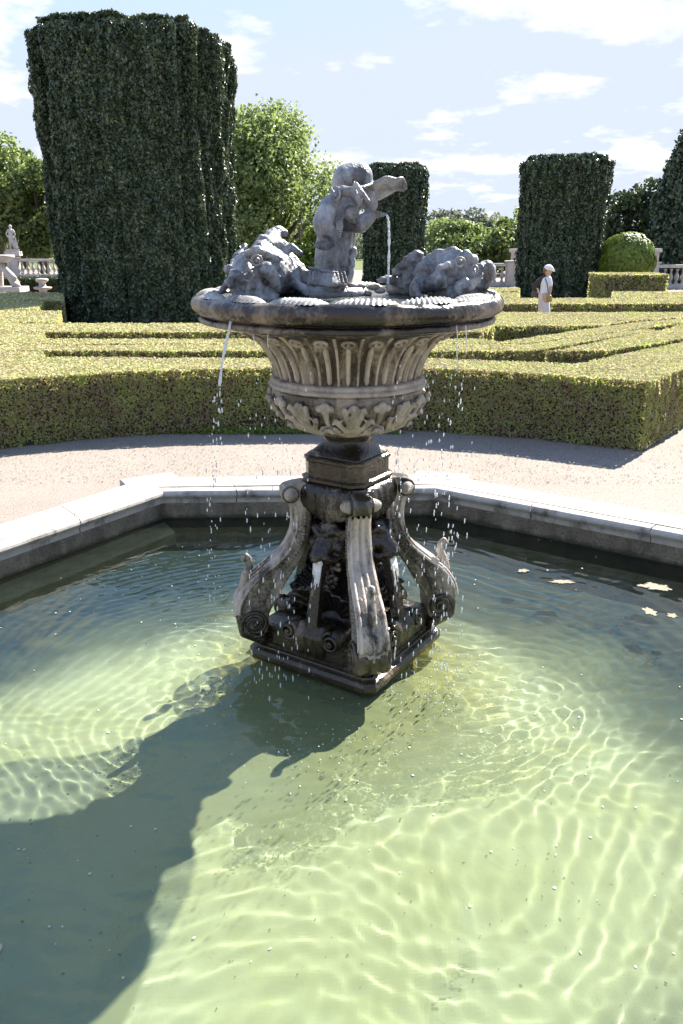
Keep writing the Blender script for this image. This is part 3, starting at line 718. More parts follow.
def stone_group():
    Y = 25.2; a = at(6, 285, Y); x = a.x
    root = empty('sculpture_group', (x, Y, 0), 'pale stone basin carried by carved figures at the far left edge', 'sculpture')
    V, Fc = lathe(smooth_prof([(.02, 1.32), (.2, 1.34), (.42, 1.46), (.45, 1.53), (.42, 1.56), (.3, 1.5), (.02, 1.45)], 3), 24, (x-.1, Y, 0)); obj('basin', V, Fc, M['garden_stone'], root, True)
    MB().box((x, Y, .06+.5), (1.1, .8, .16)).build('base', M['garden_stone'], root)
    mb = MB(); sweep_balls(mb, [(x+.33, Y-.1, .72), (x+.22, Y-.1, .95), (x+.06, Y-.1, 1.15), (x-.05, Y, 1.3)], [.14, .13, .10, .08]); sweep_balls(mb, [(x+.36, Y-.2, .7), (x+.5, Y-.25, .66)], [.1, .06])
    sweep_balls(mb, [(x-.2, Y, .7), (x-.12, Y, 1.3)], [.13, .1]); sweep_balls(mb, [(x-.35, Y-.2, .7), (x-.5, Y-.2, .75)], [.12, .08]); sweep_balls(mb, [(x+.25, Y-.15, .98), (x+.4, Y-.2, .9)], [.06, .05])
    MB().box((x, Y, .25), (.8, .6, .5)).build('pedestal', M['garden_stone'], root)
    skin('carved_figures', mb, .02, M['garden_stone'], root, 2)
    a = at(43, 290, 24.5); r2 = empty('stone_stool', (a.x, 24.5, 0), 'small white stone stool before the dark hedge', 'stool')
    V, Fc = lathe(smooth_prof([(.13, .0), (.12, .55), (.12, .7), (.22, .72), (.26, .78), (.12, .80), (.10, .9), (.17, .95), (.17, 1.02), (.01, 1.02)], 3), 20, (a.x, 24.5, -.12)); obj('stem', V, Fc, M['garden_stone'], r2, True)
stone_group()

# ------------------------------------------------------------------ the walking woman
def woman():
    Y = 16.6; S = 13.66
    def W(X, Yp, dy=0): return at(520+X/S, 250+Yp/S, Y+dy)
    k = at(521, 290, Y).x-at(520, 290, Y).x; k /= S
    b = W(320, 1050); root = empty('person', (b.x, Y, 0), 'woman in white top and pale trousers walking behind a hedge, carrying a bag', 'person')
    mb = MB()
    sweep_balls(mb, [W(385, 262), W(385, 300)], [52*k, 46*k]); sweep_balls(mb, [W(392, 340), W(375, 375)], [24*k, 24*k])
    mb.ball(W(428, 305), (.014, .012, .02)); mb.ball(W(372, 300, -.05), (.012, .012, .02))
    sweep_balls(mb, [W(345, 400), W(350, 500), W(335, 600)], [62*k, 62*k, 58*k]); sweep_balls(mb, [W(330, 385), W(245, 440, .02), W(190, 495, .05)], [30*k, 26*k, 20*k])
    sweep_balls(mb, [W(190, 495, .05), W(235, 560, .08), W(258, 590, .1)], [20*k, 16*k, 12*k])
    for t in range(5): sweep_balls(mb, [W(258, 590, .1), W(255+t*7, 612+(t % 3)*4, .08+t*.008), W(262+t*7, 628, .07+t*.008)], [8*k, 5*k, 4*k])
    sweep_balls(mb, [W(405, 400, -.05), W(425, 500, -.08), W(410, 590, -.12)], [26*k, 20*k, 16*k])
    for t in range(5): sweep_balls(mb, [W(410, 590, -.12), W(396+t*7, 614, -.13), W(398+t*6, 632, -.12)], [8*k, 5*k, 4*k])
    sweep_balls(mb, [W(330, 620, .05), W(330, 800, .12), W(300, 1000, .22)], [52*k, 34*k, 22*k]); sweep_balls(mb, [W(340, 620, -.05), W(360, 800, -.12), W(375, 1010, -.2)], [52*k, 34*k, 22*k])
    sweep_balls(mb, [W(300, 1010, .22), W(340, 1025, .2)], [22*k, 16*k]); sweep_balls(mb, [W(375, 1020, -.2), W(420, 1035, -.22)], [22*k, 16*k])
    skin('body', mb, .011, M['skin'], root, 1)
    mb = MB(); sweep_balls(mb, [W(382, 385), W(345, 420), W(350, 500), W(332, 620)], [44*k, 74*k, 72*k, 70*k], ); sweep_balls(mb, [W(400, 400, -.05), W(418, 470, -.08)], [36*k, 30*k])
    skin('white_top', mb, .012, M['white_cloth'], root, 1)
    mb = MB(); sweep_balls(mb, [W(320, 625), W(310, 700, .05), W(290, 860, .15), W(285, 990, .2)], [72*k, 62*k, 50*k, 46*k]); sweep_balls(mb, [W(340, 625), W(345, 700, -.05), W(370, 860, -.15), W(380, 990, -.2)], [66*k, 60*k, 46*k, 46*k])
    skin('trousers', mb, .013, M['dotted_cloth'], root, 2)
    mb = MB(); sweep_balls(mb, [W(335, 375, -.02), W(245, 440, .0), W(185, 500, .03), W(215, 545, .07)], [38*k, 40*k, 34*k, 26*k]); skin('sleeve', mb, .011, M['brown_cloth'], root, 1)
    mb = MB(); sweep_balls(mb, [W(215, 560, .12), W(190, 600, .12), W(215, 605, .12)], [42*k, 44*k, 40*k]); bag = skin('shoulder_bag', mb, .013, M['grey_bag'], root, 1)
    mb = MB(); sweep_balls(mb, [W(405, 640, -.16), W(405, 680, -.16)], [30*k, 34*k]); skin('pouch', mb, .01, M['mustard'], root, 1)
    mb = MB(); mb.tube([W(345, 385, -.14), W(372, 470, -.17), W(385, 560, -.18), W(404, 625, -.16)], .012, 6); mb.build('strap', M['blue_strap'], root, True)
    mb = MB(); mb.ball(W(372, 262, .02), (60*k, 60*k, 52*k)); sweep_balls(mb, [W(345, 290, .04), W(350, 320, .05)], [34*k, 24*k]); skin('hair', mb, .011, M['hair'], root, 1)
    mb = MB(); mb.ball(W(388, 245), (62*k, 60*k, 46*k)); sweep_balls(mb, [W(430, 255, -.02), W(470, 290, -.03)], [28*k, 10*k]); skin('cap', mb, .011, M['white_cloth'], root, 1)
woman()
# ------------------------------------------------------------------ the fountain
fountain = empty('fountain', (FX, FY, ZW), 'tall carved stone fountain with scroll legs, fluted bowl, two fish heads and a hatted figure', 'fountain')
A0 = R(12)                              # the front corner points 12 degrees right of the camera
def cdir(k):                            # corner directions: 0 front, 1 right, 2 back, 3 left
    a = -math.pi/2+A0+k*math.pi/2; return Vector((math.cos(a), math.sin(a), 0))
CEN = Vector((FX, FY, 0))
def sqring(hd, ch, z, exp=None, n=1):
    """ring of a square with corners cut: hd half diagonal, ch cut length"""
    s = hd/math.sqrt(2)+ch*.25; pts = []
    for k in range(4):
        d = cdir(k); t = Vector((-d.y, d.x, 0)); corner = d*(s*math.sqrt(2)); e1 = (-d-t).normalized()*0
        a = corner+(-d+(-t)).normalized()*ch; b = corner+(-d+t).normalized()*ch
        pts += [a, b]
    return [(CEN.x+p.x, CEN.y+p.y, z) for p in pts]
def loft(rings, close=True):
    V = []; Fc = []; n = len(rings[0])
    for r_ in rings: V += r_
    for i in range(len(rings)-1):
        for k in range(n): Fc.append((i*n+k, i*n+(k+1) % n, (i+1)*n+(k+1) % n, (i+1)*n+k))
    if close: Fc += [tuple(range(n-1, -1, -1)), tuple(range((len(rings)-1)*n, len(rings)*n))]
    return V, Fc
def fob(name, VF, mat, smooth=False, parent=None):
    return obj(name, VF[0], VF[1], M[mat], parent or fountain, smooth)
# plinth: moulded slab, block, submerged footing
fob('footing', loft([sqring(.40, .05, -.52), sqring(.38, .05, -.13)]), 'wetbrown')
fob('slab', loft([sqring(.505, .035, -.135), sqring(.535, .04, -.125), sqring(.548, .045, -.105), sqring(.548, .045, -.085), sqring(.530, .04, -.068), sqring(.50, .035, -.060), sqring(.495, .035, -.052)]), 'wetbrown')
fob('plinth', loft([sqring(.478, .035, -.054), sqring(.478, .035, -.035), sqring(.462, .03, -.028), sqring(.458, .03, .045), sqring(.472, .03, .055), sqring(.472, .03, .068), sqring(.44, .03, .074)]), 'wetbrown')

# scroll legs: an S outline of given width, drawn in (r, z) of one corner
def outline(pts, n=7): return smooth_prof(pts, n)
outer = outline([(.285, .838), (.335, .822), (.352, .785), (.335, .748), (.300, .735), (.283, .705), (.276, .640), (.288, .560), (.335, .470), (.425, .388), (.525, .305), (.584, .210), (.592, .120), (.572, .055), (.530, .022), (.480, .018), (.445, .045)], 5)
inner = outline([(.435, .095), (.432, .140), (.412, .185), (.380, .235), (.345, .300), (.300, .370), (.248, .445), (.212, .530), (.200, .620), (.200, .700), (.190, .770), (.195, .828), (.240, .842)], 5)
sil = outer+inner
def leg_frame(k):
    d = cdir(k); t = Vector((-d.y, d.x, 0))
    return lambda r, s, z: tuple(CEN+d*r+t*s+Vector((0, 0, z)))
def leg_w(z): return .046+.030*max(0, min(1, (.75-z)/.7))
def tri_outline(pts):                   # triangulate a simple outline
    from mathutils.geometry import tessellate_polygon
    return tessellate_polygon([[Vector((x, y, 0)) for x, y in pts]])
def leg(k):
    Fm = leg_frame(k); n = len(sil); V = []; Fc = []
    rings = [(-1, .0), (-.93, .0055), (.93, .0055), (1, .0)]
    cen_in = []
    for (sx, _), inset in zip(rings, (.006, 0, 0, .006)):
        for i, (r, z) in enumerate(sil):
            p0 = np.array(sil[i-1]); p1 = np.array(sil[(i+1) % n]); tt = p1-p0; nn = np.array([tt[1], -tt[0]]); nn /= np.linalg.norm(nn)+1e-9
            V.append(Fm(r+nn[0]*inset, leg_w(z)*sx, z+nn[1]*inset))
    for a in range(3):
        for i in range(n): j = (i+1) % n; Fc.append((a*n+i, a*n+j, (a+1)*n+j, (a+1)*n+i))
    tr = tri_outline(sil); Fc += [tuple(t) for t in tr]+[tuple(3*n+x for x in t[::-1]) for t in tr]
    V = np.array(V); V = V+.0025*fbm(V*25, 3)[:, None]
    o = obj('leg', V, Fc, M['side'], fountain)
    # pale raised band that runs down the outer face, with a rib at each rim
    bw = MB()
    path = [p for i_, p in enumerate(outer) if i_ > 18 and p[1] < .74 and p[1] > .14]
    m_ = len(path)
    prof = [(-1.0, -.004), (-1.0, .013), (-.92, .018), (-.78, .016), (-.70, .004), (-.52, .006), (-.36, .016), (-.16, .017), (-.07, .001), (.07, .001), (.16, .017), (.36, .016), (.52, .006), (.70, .004), (.78, .016), (.92, .018), (1.0, .013), (1.0, -.004)]
    V = []; Fc = []
    for i, (r, z) in enumerate(path):
        p0 = np.array(path[max(i-1, 0)]); p1 = np.array(path[min(i+1, m_-1)]); tt = p1-p0; nn = np.array([-tt[1], tt[0]]); nn /= np.linalg.norm(nn)+1e-9
        if nn[0] < 0 and z > .1: nn = -nn
        for s_, h_ in prof: V.append(Fm(r+nn[0]*h_, leg_w(z)*s_, z+nn[1]*h_))
    q = len(prof)
    for i in range(m_-1):
        for j in range(q-1): Fc.append((i*q+j, i*q+j+1, (i+1)*q+j+1, (i+1)*q+j))
    obj('face_band', V, Fc, M['pale'], o, True)
    # top roll with shell buttons
    mb = MB(); w_ = .056; mb.tube([Fm(.302, -w_, .785), Fm(.302, w_, .785)], .044, 18); mb.build('top_roll', M['wet'], o, True)
    for s_ in (-1, 1):
        mb = MB(); x = w_
        for rr, h_ in ((.037, .010), (.034, .010), (.029, .010), (.022, .009), (.014, .006)):
            pts = [Fm(.302, s_*(x-.002), .785), Fm(.302, s_*(x+h_), .785)]; mb.tube(pts, [rr, rr*.93], 14); x += h_
        mb.build('shell_button', M['leafstone'], o, True)
        # coiled volute on the lower end
        pts = []; rad = []
        for i in range(46):
            t = i/45; a = -2.2+t*4.6*math.pi; rr = .074*(1-t)**.85+.006
            pts.append(Fm(.508+rr*math.cos(a), s_*(leg_w(.1)+.004+.016*t), .100+rr*math.sin(a))); rad.append(.0125*(1-t*.45))
        mb = MB(); mb.tube(pts, rad, 7); mb.ball(Fm(.508, s_*(leg_w(.1)+.02), .1), .016); mb.build('volute', M['wetbrown'], o, True)
        # row of scales down the flank
        mb = MB()
        for i in range(40):
            t = i/39; a = outer[min(len(outer)-1, int(len(outer)*(.36+.36*t)))]; b = inner[max(0, int(len(inner)*(.80-.55*t)))]
            u = .62; r = a[0]*(1-u)+b[0]*u; z = a[1]*(1-u)+b[1]*u
            mb.ball(Fm(r, s_*(leg_w(z)-.002), z), (.013, .013, .009), n=1)
            u = .3; r = a[0]*(1-u)+b[0]*u; z = a[1]*(1-u)+b[1]*u
            mb.ball(Fm(r, s_*(leg_w(z)-.003), z), (.0125, .0125, .007), n=1)
        mb.build('scales', M['side'], o, True)
        # beaded rim
        pts = [Fm(r-.004, s_*(leg_w(z)+.001), z) for r, z in path]; mb = MB(); mb.tube(pts, .0085, 6); mb.build('rim_bead', M['pale'], o, True)
    # spur leaf that curls away from the back of the scroll
    mb = MB(); pts = [Fm(.560, 0, .285), Fm(.542, 0, .345), Fm(.520, 0, .395), Fm(.520, 0, .435), Fm(.538, 0, .455), Fm(.553, 0, .440), Fm(.545, 0, .424)]
    sweep_balls(mb, pts, [.022, .024, .022, .019, .017, .014, .009]); skin('spur', mb, .006, M['pale'], o, 2)
    # acanthus leaf on the face near the foot, and the swelling foot below it
    mb = MB()
    for i in range(6):
        z = .36-.045*i; r = np.interp(z, [p[1] for p in outer[::-1]], [p[0] for p in outer[::-1]])+.006
        for s_ in (-1, 1): sweep_balls(mb, [Fm(r, 0, z), Fm(r+.006, s_*.022, z-.008), Fm(r, s_*.042, z+.02)], [.009, .009, .004])
    sweep_balls(mb, [Fm(np.interp(z, [p[1] for p in outer[::-1]], [p[0] for p in outer[::-1]])+.008, 0, z) for z in (.40, .3, .2, .1)], [.012, .010, .010, .008])
    skin('acanthus_leaf', mb, .005, M['pale'], o, 1)
    mb = MB()
    for s_ in (-1, 0, 1): sweep_balls(mb, [Fm(.575, s_*.05, .11), Fm(.560, s_*.062, .05), Fm(.475, s_*.055, -.005), Fm(.462, s_*.04, -.04)], [.03, .036, .03, .018])
    skin('foot', mb, .009, M['wetbrown'], o, 3)
    return o
for k in range(4): leg(k)

# core pillar with the dark vases between the legs
fob('core', lathe(smooth_prof([(.17, .07), (.16, .12), (.10, .20), (.085, .30), (.11, .38), (.13, .46), (.12, .56), (.10, .62), (.14, .70), (.17, .76)], 4), 28, (FX, FY, 0)), 'wet', True)
def cap_r(t, z_i):
    return 1
def capital():
    prof = [(.150, .640), (.200, .668), (.246, .705), (.262, .750), (.262, .800), (.250, .828), (.215, .846), (.120, .850)]
    V = []; Fc = []; n = 96
    for i, (r, z) in enumerate(prof):
        for k in range(n):
            t = 2*math.pi*k/n; u = (t-(-math.pi/2+A0)) % (math.pi/2); e = abs(u-math.pi/4)/(math.pi/4)      # 1 at the corners
            q = r*(.84+.24*e**2)+.007*math.sin(t*24)*(.3+.7*(1-e))*(1 if 0 < i < 6 else .2)
            sag = -.035*(1-e)**2*(1 if i < 3 else 0)
            V.append((FX+q*math.cos(t), FY+q*math.sin(t), z+sag))
    for i in range(len(prof)-1):
        for k in range(n): Fc.append((i*n+k, i*n+(k+1) % n, (i+1)*n+(k+1) % n, (i+1)*n+k))
    Fc += [tuple(range(n-1, -1, -1)), tuple(range((len(prof)-1)*n, len(prof)*n))]
    obj('capital', V, Fc, M['wet'], fountain, True)
capital()
# grotesque heads that look out between the legs, each over a spout board
def head(k):
    a = -math.pi/2+A0-math.pi/4+k*math.pi/2; d = Vector((math.cos(a), math.sin(a), 0)); t = Vector((-d.y, d.x, 0))
    G = lambda r, s, z: tuple(CEN+d*r+t*s+Vector((0, 0, z)))
    mb = MB(); sweep_balls(mb, [G(.08, 0, .56), G(.15, 0, .565)], [.10, .095]); sweep_balls(mb, [G(.19, 0, .55), G(.25, 0, .515), G(.285, 0, .50)], [.07, .048, .034])
    for s_ in (-1, 1):
        sweep_balls(mb, [G(.235, s_*.018, .600), G(.215, s_*.055, .622), G(.175, s_*.088, .598)], [.016, .022, .014])
        sweep_balls(mb, [G(.16, s_*.09, .60), G(.12, s_*.125, .635), G(.09, s_*.14, .61)], [.024, .024, .012])
        sweep_balls(mb, [G(.27, s_*.008, .52), G(.265, s_*.035, .495), G(.225, s_*.062, .475), G(.18, s_*.085, .49)], [.016, .02, .02, .012])
        mb.ball(G(.19, s_*.075, .535), .036)
    sweep_balls(mb, [G(.235, 0, .455), G(.18, 0, .45)], [.026, .04])
    o = skin('mask', mb, .0065, M['wet'], fountain, 2, lambda V: .003*fbm(V*45, 2))
    for s_ in (-1, 1):
        e = MB(); e.ball(G(.216, s_*.044, .578), .0165); e.ball(G(.230, s_*.047, .580), .007); e.build('eye', M['wetbrown'], o, True)
    e = MB(); sweep_balls(e, [G(.285, -.012, .492), G(.292, .012, .488), G(.275, .02, .46)], [.016, .017, .012]); skin('mouth_crust', e, .006, M['white_lime'], o, 1)
    # spout board below the mouth
    rows = [(.262, .022, .468), (.285, .026, .38), (.315, .031, .25), (.345, .034, .12), (.360, .036, .06)]
    V = []
    for r, w_, z in rows: V += [G(r, -w_, z), G(r+.012, -w_*.5, z), G(r+.012, w_*.5, z), G(r, w_, z), G(r-.045, w_, z), G(r-.045, -w_, z)]
    Fc = [(i*6+j, i*6+(j+1) % 6, (i+1)*6+(j+1) % 6, (i+1)*6+j) for i in range(4) for j in range(6)]+[(5, 4, 3, 2, 1, 0), tuple(range(24, 30))]
    b = obj('spout_board', V, Fc, M['wet'], fountain)
    mb = MB(); g = random.Random(k)
    for j in range(6):
        s_ = -.02+.008*j; z1 = .30+g.random()*.12; rr = lambda z: np.interp(z, [.06, .468], [.374, .276])
        sweep_balls(mb, [G(rr(.455)-.002, s_, .455), G(rr((z1+.45)/2)-.001, s_+.002, (z1+.45)/2), G(rr(z1)-.002, s_, z1)], [.007, .006, .003], n=1)
    mb.build('lime_crust', M['white_lime'], b, True)
    # ribbed shell at the foot, leaning out
    V = []; Fc = []; nu, nv = 41, 9
    for j in range(nv):
        for i in range(nu):
            u = -1+2*i/(nu-1); v = j/(nv-1); an = u*1.25; rib = .012*math.sin(i*math.pi/2.0)*v
            L_ = .06+.20*v*(1-.12*abs(math.sin(an*4.2)))
            V.append(G(.15+.055*v**2+rib+.05*v*math.cos(an), math.sin(an)*L_, .10+math.cos(an)*L_*.86))
    for j in range(nv-1):
        for i in range(nu-1): Fc.append((j*nu+i, j*nu+i+1, (j+1)*nu+i+1, (j+1)*nu+i))
    s = obj('shell', V, Fc, M['wet'], fountain, True); sm = s.modifiers.new('t', 'SOLIDIFY'); sm.thickness = .014
    # grapes on the core
    mb = MB()
    for j in range(26):
        z = .44-.16*g.random(); w_ = .055*(z-.26)/.18+.01; mb.ball(G(.135+.03*g.random(), (g.random()-.5)*2*w_, z), .016, n=1)
    mb.build('grapes', M['side'], fountain, True)
    # ornament hanging over the plinth edge: two coils and three drapery folds
    eg = .462/math.sqrt(2)+.006
    for s_ in (-1, 1):
        pts = []; rad = []
        for i in range(40):
            q = i/39; an = math.pi*.5+q*3.9*math.pi; rr = .050*(1-q)**.85+.004; pts.append(G(eg+.022+.018*q, s_*(.130+rr*math.cos(an)), .085+rr*math.sin(an))); rad.append(.0125*(1-.45*q))
        mb = MB(); mb.tube(pts, rad, 7); mb.ball(G(eg+.036, s_*.13, .085), .014); mb.tube([G(eg-.10, s_*.13, .085), G(eg+.02, s_*.13, .085)], .047, 16); mb.build('coil', M['wetbrown'], fountain, True)
    mb = MB()
    for s_ in (-.062, -.021, .021, .062): sweep_balls(mb, [G(eg-.09, s_, .115), G(eg-.01, s_, .120), G(eg+.022, s_*1.05, .085), G(eg+.016, s_*1.05, .02), G(eg+.006, s_, -.03)], [.024, .028, .026, .022, .014])
    skin('drapery', mb, .007, M['wetbrown'], fountain, 1)
for k in range(4): head(k)

# stem block and neck
fob('stem_block', loft([sqring(.238, .05, .846), sqring(.248, .052, .852), sqring(.248, .052, .866), sqring(.226, .05, .874), sqring(.226, .05, .948), sqring(.236, .05, .955), sqring(.236, .05, .968), sqring(.222, .05, .975)]), 'wetbrown')
def neck():
    prof = [(.196, .973, 1), (.190, .985, 1), (.165, 1.000, .8), (.138, 1.022, .5), (.122, 1.045, .2), (.120, 1.062, 0), (.130, 1.072, 0), (.130, 1.082, 0), (.150, 1.092, 0)]
    V = []; Fc = []; n = 64
    for r, z, q in prof:
        for k in range(n):
            t = 2*math.pi*k/n; u = t-A0-math.pi/2; sqf = 1/(abs(math.cos(u))+abs(math.sin(u)))*1.16; m_ = min(sqf, 1.09)
            f = (1-q)+q*m_; V.append((FX+r*f*math.cos(t), FY+r*f*math.sin(t), z))
    for i in range(len(prof)-1):
        for k in range(n): Fc.append((i*n+k, i*n+(k+1) % n, (i+1)*n+(k+1) % n, (i+1)*n+k))
    Fc += [tuple(range(n-1, -1, -1)), tuple(range((len(prof)-1)*n, len(prof)*n))]
    obj('neck', V, Fc, M['wet'], fountain, True)
neck()
# lower bowl
lowp = smooth_prof([(.130, 1.080), (.205, 1.105), (.290, 1.155), (.345, 1.215), (.370, 1.275), (.372, 1.310), (.366, 1.322)], 6)
fob('lower_bowl', lathe(lowp, 96, (FX, FY, 0)), 'lower', True)
def acanthus(k, n=9):
    a = -math.pi/2+R(4)+k*2*math.pi/n
    zs = [p[1] for p in lowp]; rs = [p[0] for p in lowp]; mb = MB()
    def pl(z, e, s_): r_ = float(np.interp(z, zs, rs)); q_ = a+s_/max(r_, .15); return tuple(CEN+Vector((math.cos(q_)*(r_+e), math.sin(q_)*(r_+e), z-e*.3)))
    for j in range(-3, 4):
        aj = abs(j); sg = (j > 0)-(j < 0); tz = 1.292-.012*aj-.022*aj*(aj > 1)-.02*(aj == 3)
        path = [pl(1.118, .002, j*.006), pl(1.118+(tz-1.118)*.45, .010, j*.019), pl(1.118+(tz-1.118)*.8, .014, j*.030+sg*.004), pl(tz, .024, j*.036+sg*.006), pl(tz-.010, .036, j*.038+sg*.010)]
        sweep_balls(mb, path, [.009, .0115, .0145, .0125, .007])
        for s2 in (-1, 1): sweep_balls(mb, [path[2], pl(1.118+(tz-1.118)*.98, .014, j*.033+s2*.014)], [.009, .007])
    skin('acanthus_leaf', mb, .0055, M['leafstone'], fountain, 1)
    # stalk bud between two leaves
    b = a+math.pi/n; mb = MB(); pt = lambda z, e, s_=0: tuple(CEN+Vector((math.cos(b+s_)*(float(np.interp(z, zs, rs))+e), math.sin(b+s_)*(float(np.interp(z, zs, rs))+e), z)))
    sweep_balls(mb, [pt(1.12, .004), pt(1.2, .008), pt(1.255, .012)], [.012, .012, .016])
    for s_ in (-.07, 0, .07): mb.ball(pt(1.272+(.016 if s_ == 0 else 0), .014, s_), .019)
    for s_ in (-1, 1): sweep_balls(mb, [pt(1.15, .006), pt(1.17, .014, s_*.09), pt(1.15, .016, s_*.15), pt(1.135, .012, s_*.12)], [.01, .013, .012, .009])
    skin('bud', mb, .0065, M['leafstone'], fountain, 1)
for k in range(9): acanthus(k)
fob('collar', lathe([(.30, 1.318), (.366, 1.320), (.384, 1.326), (.390, 1.336), (.384, 1.346), (.372, 1.350), (.378, 1.358), (.372, 1.368), (.362, 1.372), (.30, 1.372)], 128, (FX, FY, 0), rf=lambda t, i: 1+.006*(abs(math.sin(t*20)) if 5 <= i <= 7 else 0)), 'leafstone', True)
# fluted upper bowl
NF = 26
fp = smooth_prof([(.352, 1.366), (.358, 1.400), (.374, 1.450), (.400, 1.500), (.440, 1.548), (.495, 1.590), (.545, 1.612)], 6)
def flute(t, i):
    u = (t*NF/(2*math.pi)) % 1; v = i/(len(fp)-1); amp = .038*min(1, v*8)*min(1, (1-v)*7+.15)
    e = abs(u-.5)*2                     # 0 in the middle of a channel, 1 on the fillet
    ch = -(1-min(1, (e/.78))**4)*1.0
    tongue = 0
    return 1+amp*(ch+tongue*.9)+amp*.25*(1 if e > .86 else 0)
fob('fluted_bowl', lathe(fp, NF*22, (FX, FY, 0), rf=flute), 'flute', True)
def strip(name, tc, half, i0, i1, lift, mat):
    V = []; Fc = []; q = 7; rows = list(range(i0, i1))
    for a_, i in enumerate(rows):
        r_, z = fp[i]; e = min(1, a_/3, (len(rows)-1-a_)/3); w_ = half*(.35+.65*e**.5)
        for j in range(q):
            x = (j/(q-1)*2-1); V.append((FX+(r_+lift*(1-x**4)*(.3+.7*e)-.012)*math.cos(tc+x*w_), FY+(r_+lift*(1-x**4)*(.3+.7*e)-.012)*math.sin(tc+x*w_), z-.25*lift*(1-x**4)))
    for a_ in range(len(rows)-1):
        for j in range(q-1): Fc.append((a_*q+j, a_*q+j+1, (a_+1)*q+j+1, (a_+1)*q+j))
    obj(name, V, Fc, M[mat], fountain, True)
for k in range(NF):
    tw = 2*math.pi/NF
    strip('tongue', (k+.5)*tw, tw*.13, 2, len(fp)-11, .020, 'flutepale')
    strip('fillet', k*tw, tw*.085, 0, len(fp)-1, .019, 'flutepale')
for k in range(NF):
    t = (k+.5)*2*math.pi/NF; d = Vector((math.cos(t), math.sin(t), 0)); tt = Vector((-d.y, d.x, 0)); nrm = Vector((d.x*.55, d.y*.55, -.83)); up_ = nrm.cross(tt)
    c = CEN+d*.487+Vector((0, 0, 1.580)); mb = MB(); pts = [c+(tt*math.cos(q)+up_*math.sin(q))*.026+nrm*.006 for q in [i*2*math.pi/14 for i in range(15)]]
    mb.tube(pts, .008, 6, False); mb.ball(c+nrm*.004, .012); mb.build('rosette', M['leafstone'], fountain, True)
# rim: two rolls and the wide lip
rimp = smooth_prof([(.50, 1.606), (.58, 1.608), (.600, 1.616), (.604, 1.628)], 3)+smooth_prof([(.680, 1.630), (.706, 1.636), (.712, 1.648), (.704, 1.660), (.680, 1.664)], 4)+smooth_prof([(.684, 1.668), (.715, 1.674), (.738, 1.694), (.744, 1.718), (.735, 1.742), (.712, 1.756), (.68, 1.756), (.655, 1.745)], 5)+[(.60, 1.742), (.4, 1.735), (.0, 1.735)]
_V, _F = lathe([(a_*.988, b2) for a_, b2 in rimp], 240, (FX, FY, 0)); _V = np.array(_V); _n = fbm(_V*13, 4, 2)*.010+vnoise(_V*45, 8)*.003; _d = _V-np.array([FX, FY, 0]); _d[:, 2] = 0; _l = np.linalg.norm(_d, axis=1)[:, None]+1e-6
_V = _V+_d/_l*(_n*(_l[:, 0] > .6))[:, None]; _V[:, 2] += _n*.35*(_l[:, 0] > .66); fob('rim', (list(map(tuple, _V)), _F), 'rim', True)
fob('basin_pool', lathe([(.665, 1.7475), (.3, 1.7475), (.001, 1.7475)], 64, (FX, FY, 0)), 'rimwater', True)
# ribbed shell leaves lying round the rim
def rim_leaf(k, n=15):
    a = -math.pi/2+R(6)+k*2*math.pi/n; V = []; Fc = []; nu, nv = 121, 7
    for j in range(nv):
        v = j/(nv-1)*2-1
        for i in range(nu):
            u = i/(nu-1)*2-1; th_ = a+u*.200; w_ = .058*(1-abs(u)**3)**.6*(1+.1*math.sin(u*3)); r = .662+v*w_*.8+.01*u
            z = 1.755+.020*(1-v*v)*(1-abs(u)**4)+.0055*math.sin(u*38+v*5)*(1-v*v*.6)*(1-abs(u)**4)
            V.append((FX+r*math.cos(th_), FY+r*math.sin(th_), z))
    for j in range(nv-1):
        for i in range(nu-1): Fc.append((j*nu+i, j*nu+i+1, (j+1)*nu+i+1, (j+1)*nu+i))
    obj('rim_leaf', V, [f[::-1] for f in Fc], M['limeleaf'], fountain, True)
for k in range(15): rim_leaf(k)

# ---- lead sculptures on the bowl: helper frames read off the photo's enlargements
def ZF(x0, y0, s, base=0.): return lambda X, Y, d=0.: at(x0+X/s, y0+Y/s, FY+base+d)
PX = at(342.5, 250, FY).x-at(341.5, 250, FY).x           # one photo pixel in metres at the bowl
def fold(V): return .011*(.45-np.abs(fbm(V*22, 2, 5)*1.6))+.004*vnoise(V*60, 7)

# dolphin on the left, mouth to the front left
Z = ZF(190, 220, 4.88, -.06); u = PX/4.88
mb = MB()
sweep_balls(mb, [Z(350, 265, -.12), Z(385, 250, -.02), Z(440, 270, .10), Z(500, 310, .18)], [118*u, 118*u, 100*u, 75*u])
sweep_balls(mb, [Z(300, 240, -.18), Z(270, 290, -.25), Z(250, 330, -.3)], [88*u, 70*u, 52*u])                    # snout
sweep_balls(mb, [Z(330, 180, -.1), Z(370, 120, 0), Z(410, 75, .08), Z(430, 52, .1), Z(465, 62, .1)], [50*u, 48*u, 34*u, 26*u, 18*u])   # crest and tail
sweep_balls(mb, [Z(380, 130, 0), Z(440, 120, .05), Z(470, 170, .1)], [36*u, 30*u, 30*u])
sweep_balls(mb, [Z(450, 150, .05), Z(500, 135, .04), Z(540, 158, .03)], [22*u, 22*u, 15*u])                       # fin
sweep_balls(mb, [Z(480, 210, .1), Z(540, 260, .12), Z(580, 300, .1), Z(595, 350, .05)], [50*u, 38*u, 30*u, 22*u]) # right flank folds
sweep_balls(mb, [Z(500, 250, .02), Z(520, 310, 0), Z(570, 352, -.03)], [30*u, 28*u, 20*u])
sweep_balls(mb, [Z(215, 262, -.33), Z(200, 290, -.36), Z(205, 325, -.37)], [24*u, 22*u, 16*u])                    # curled upper lip
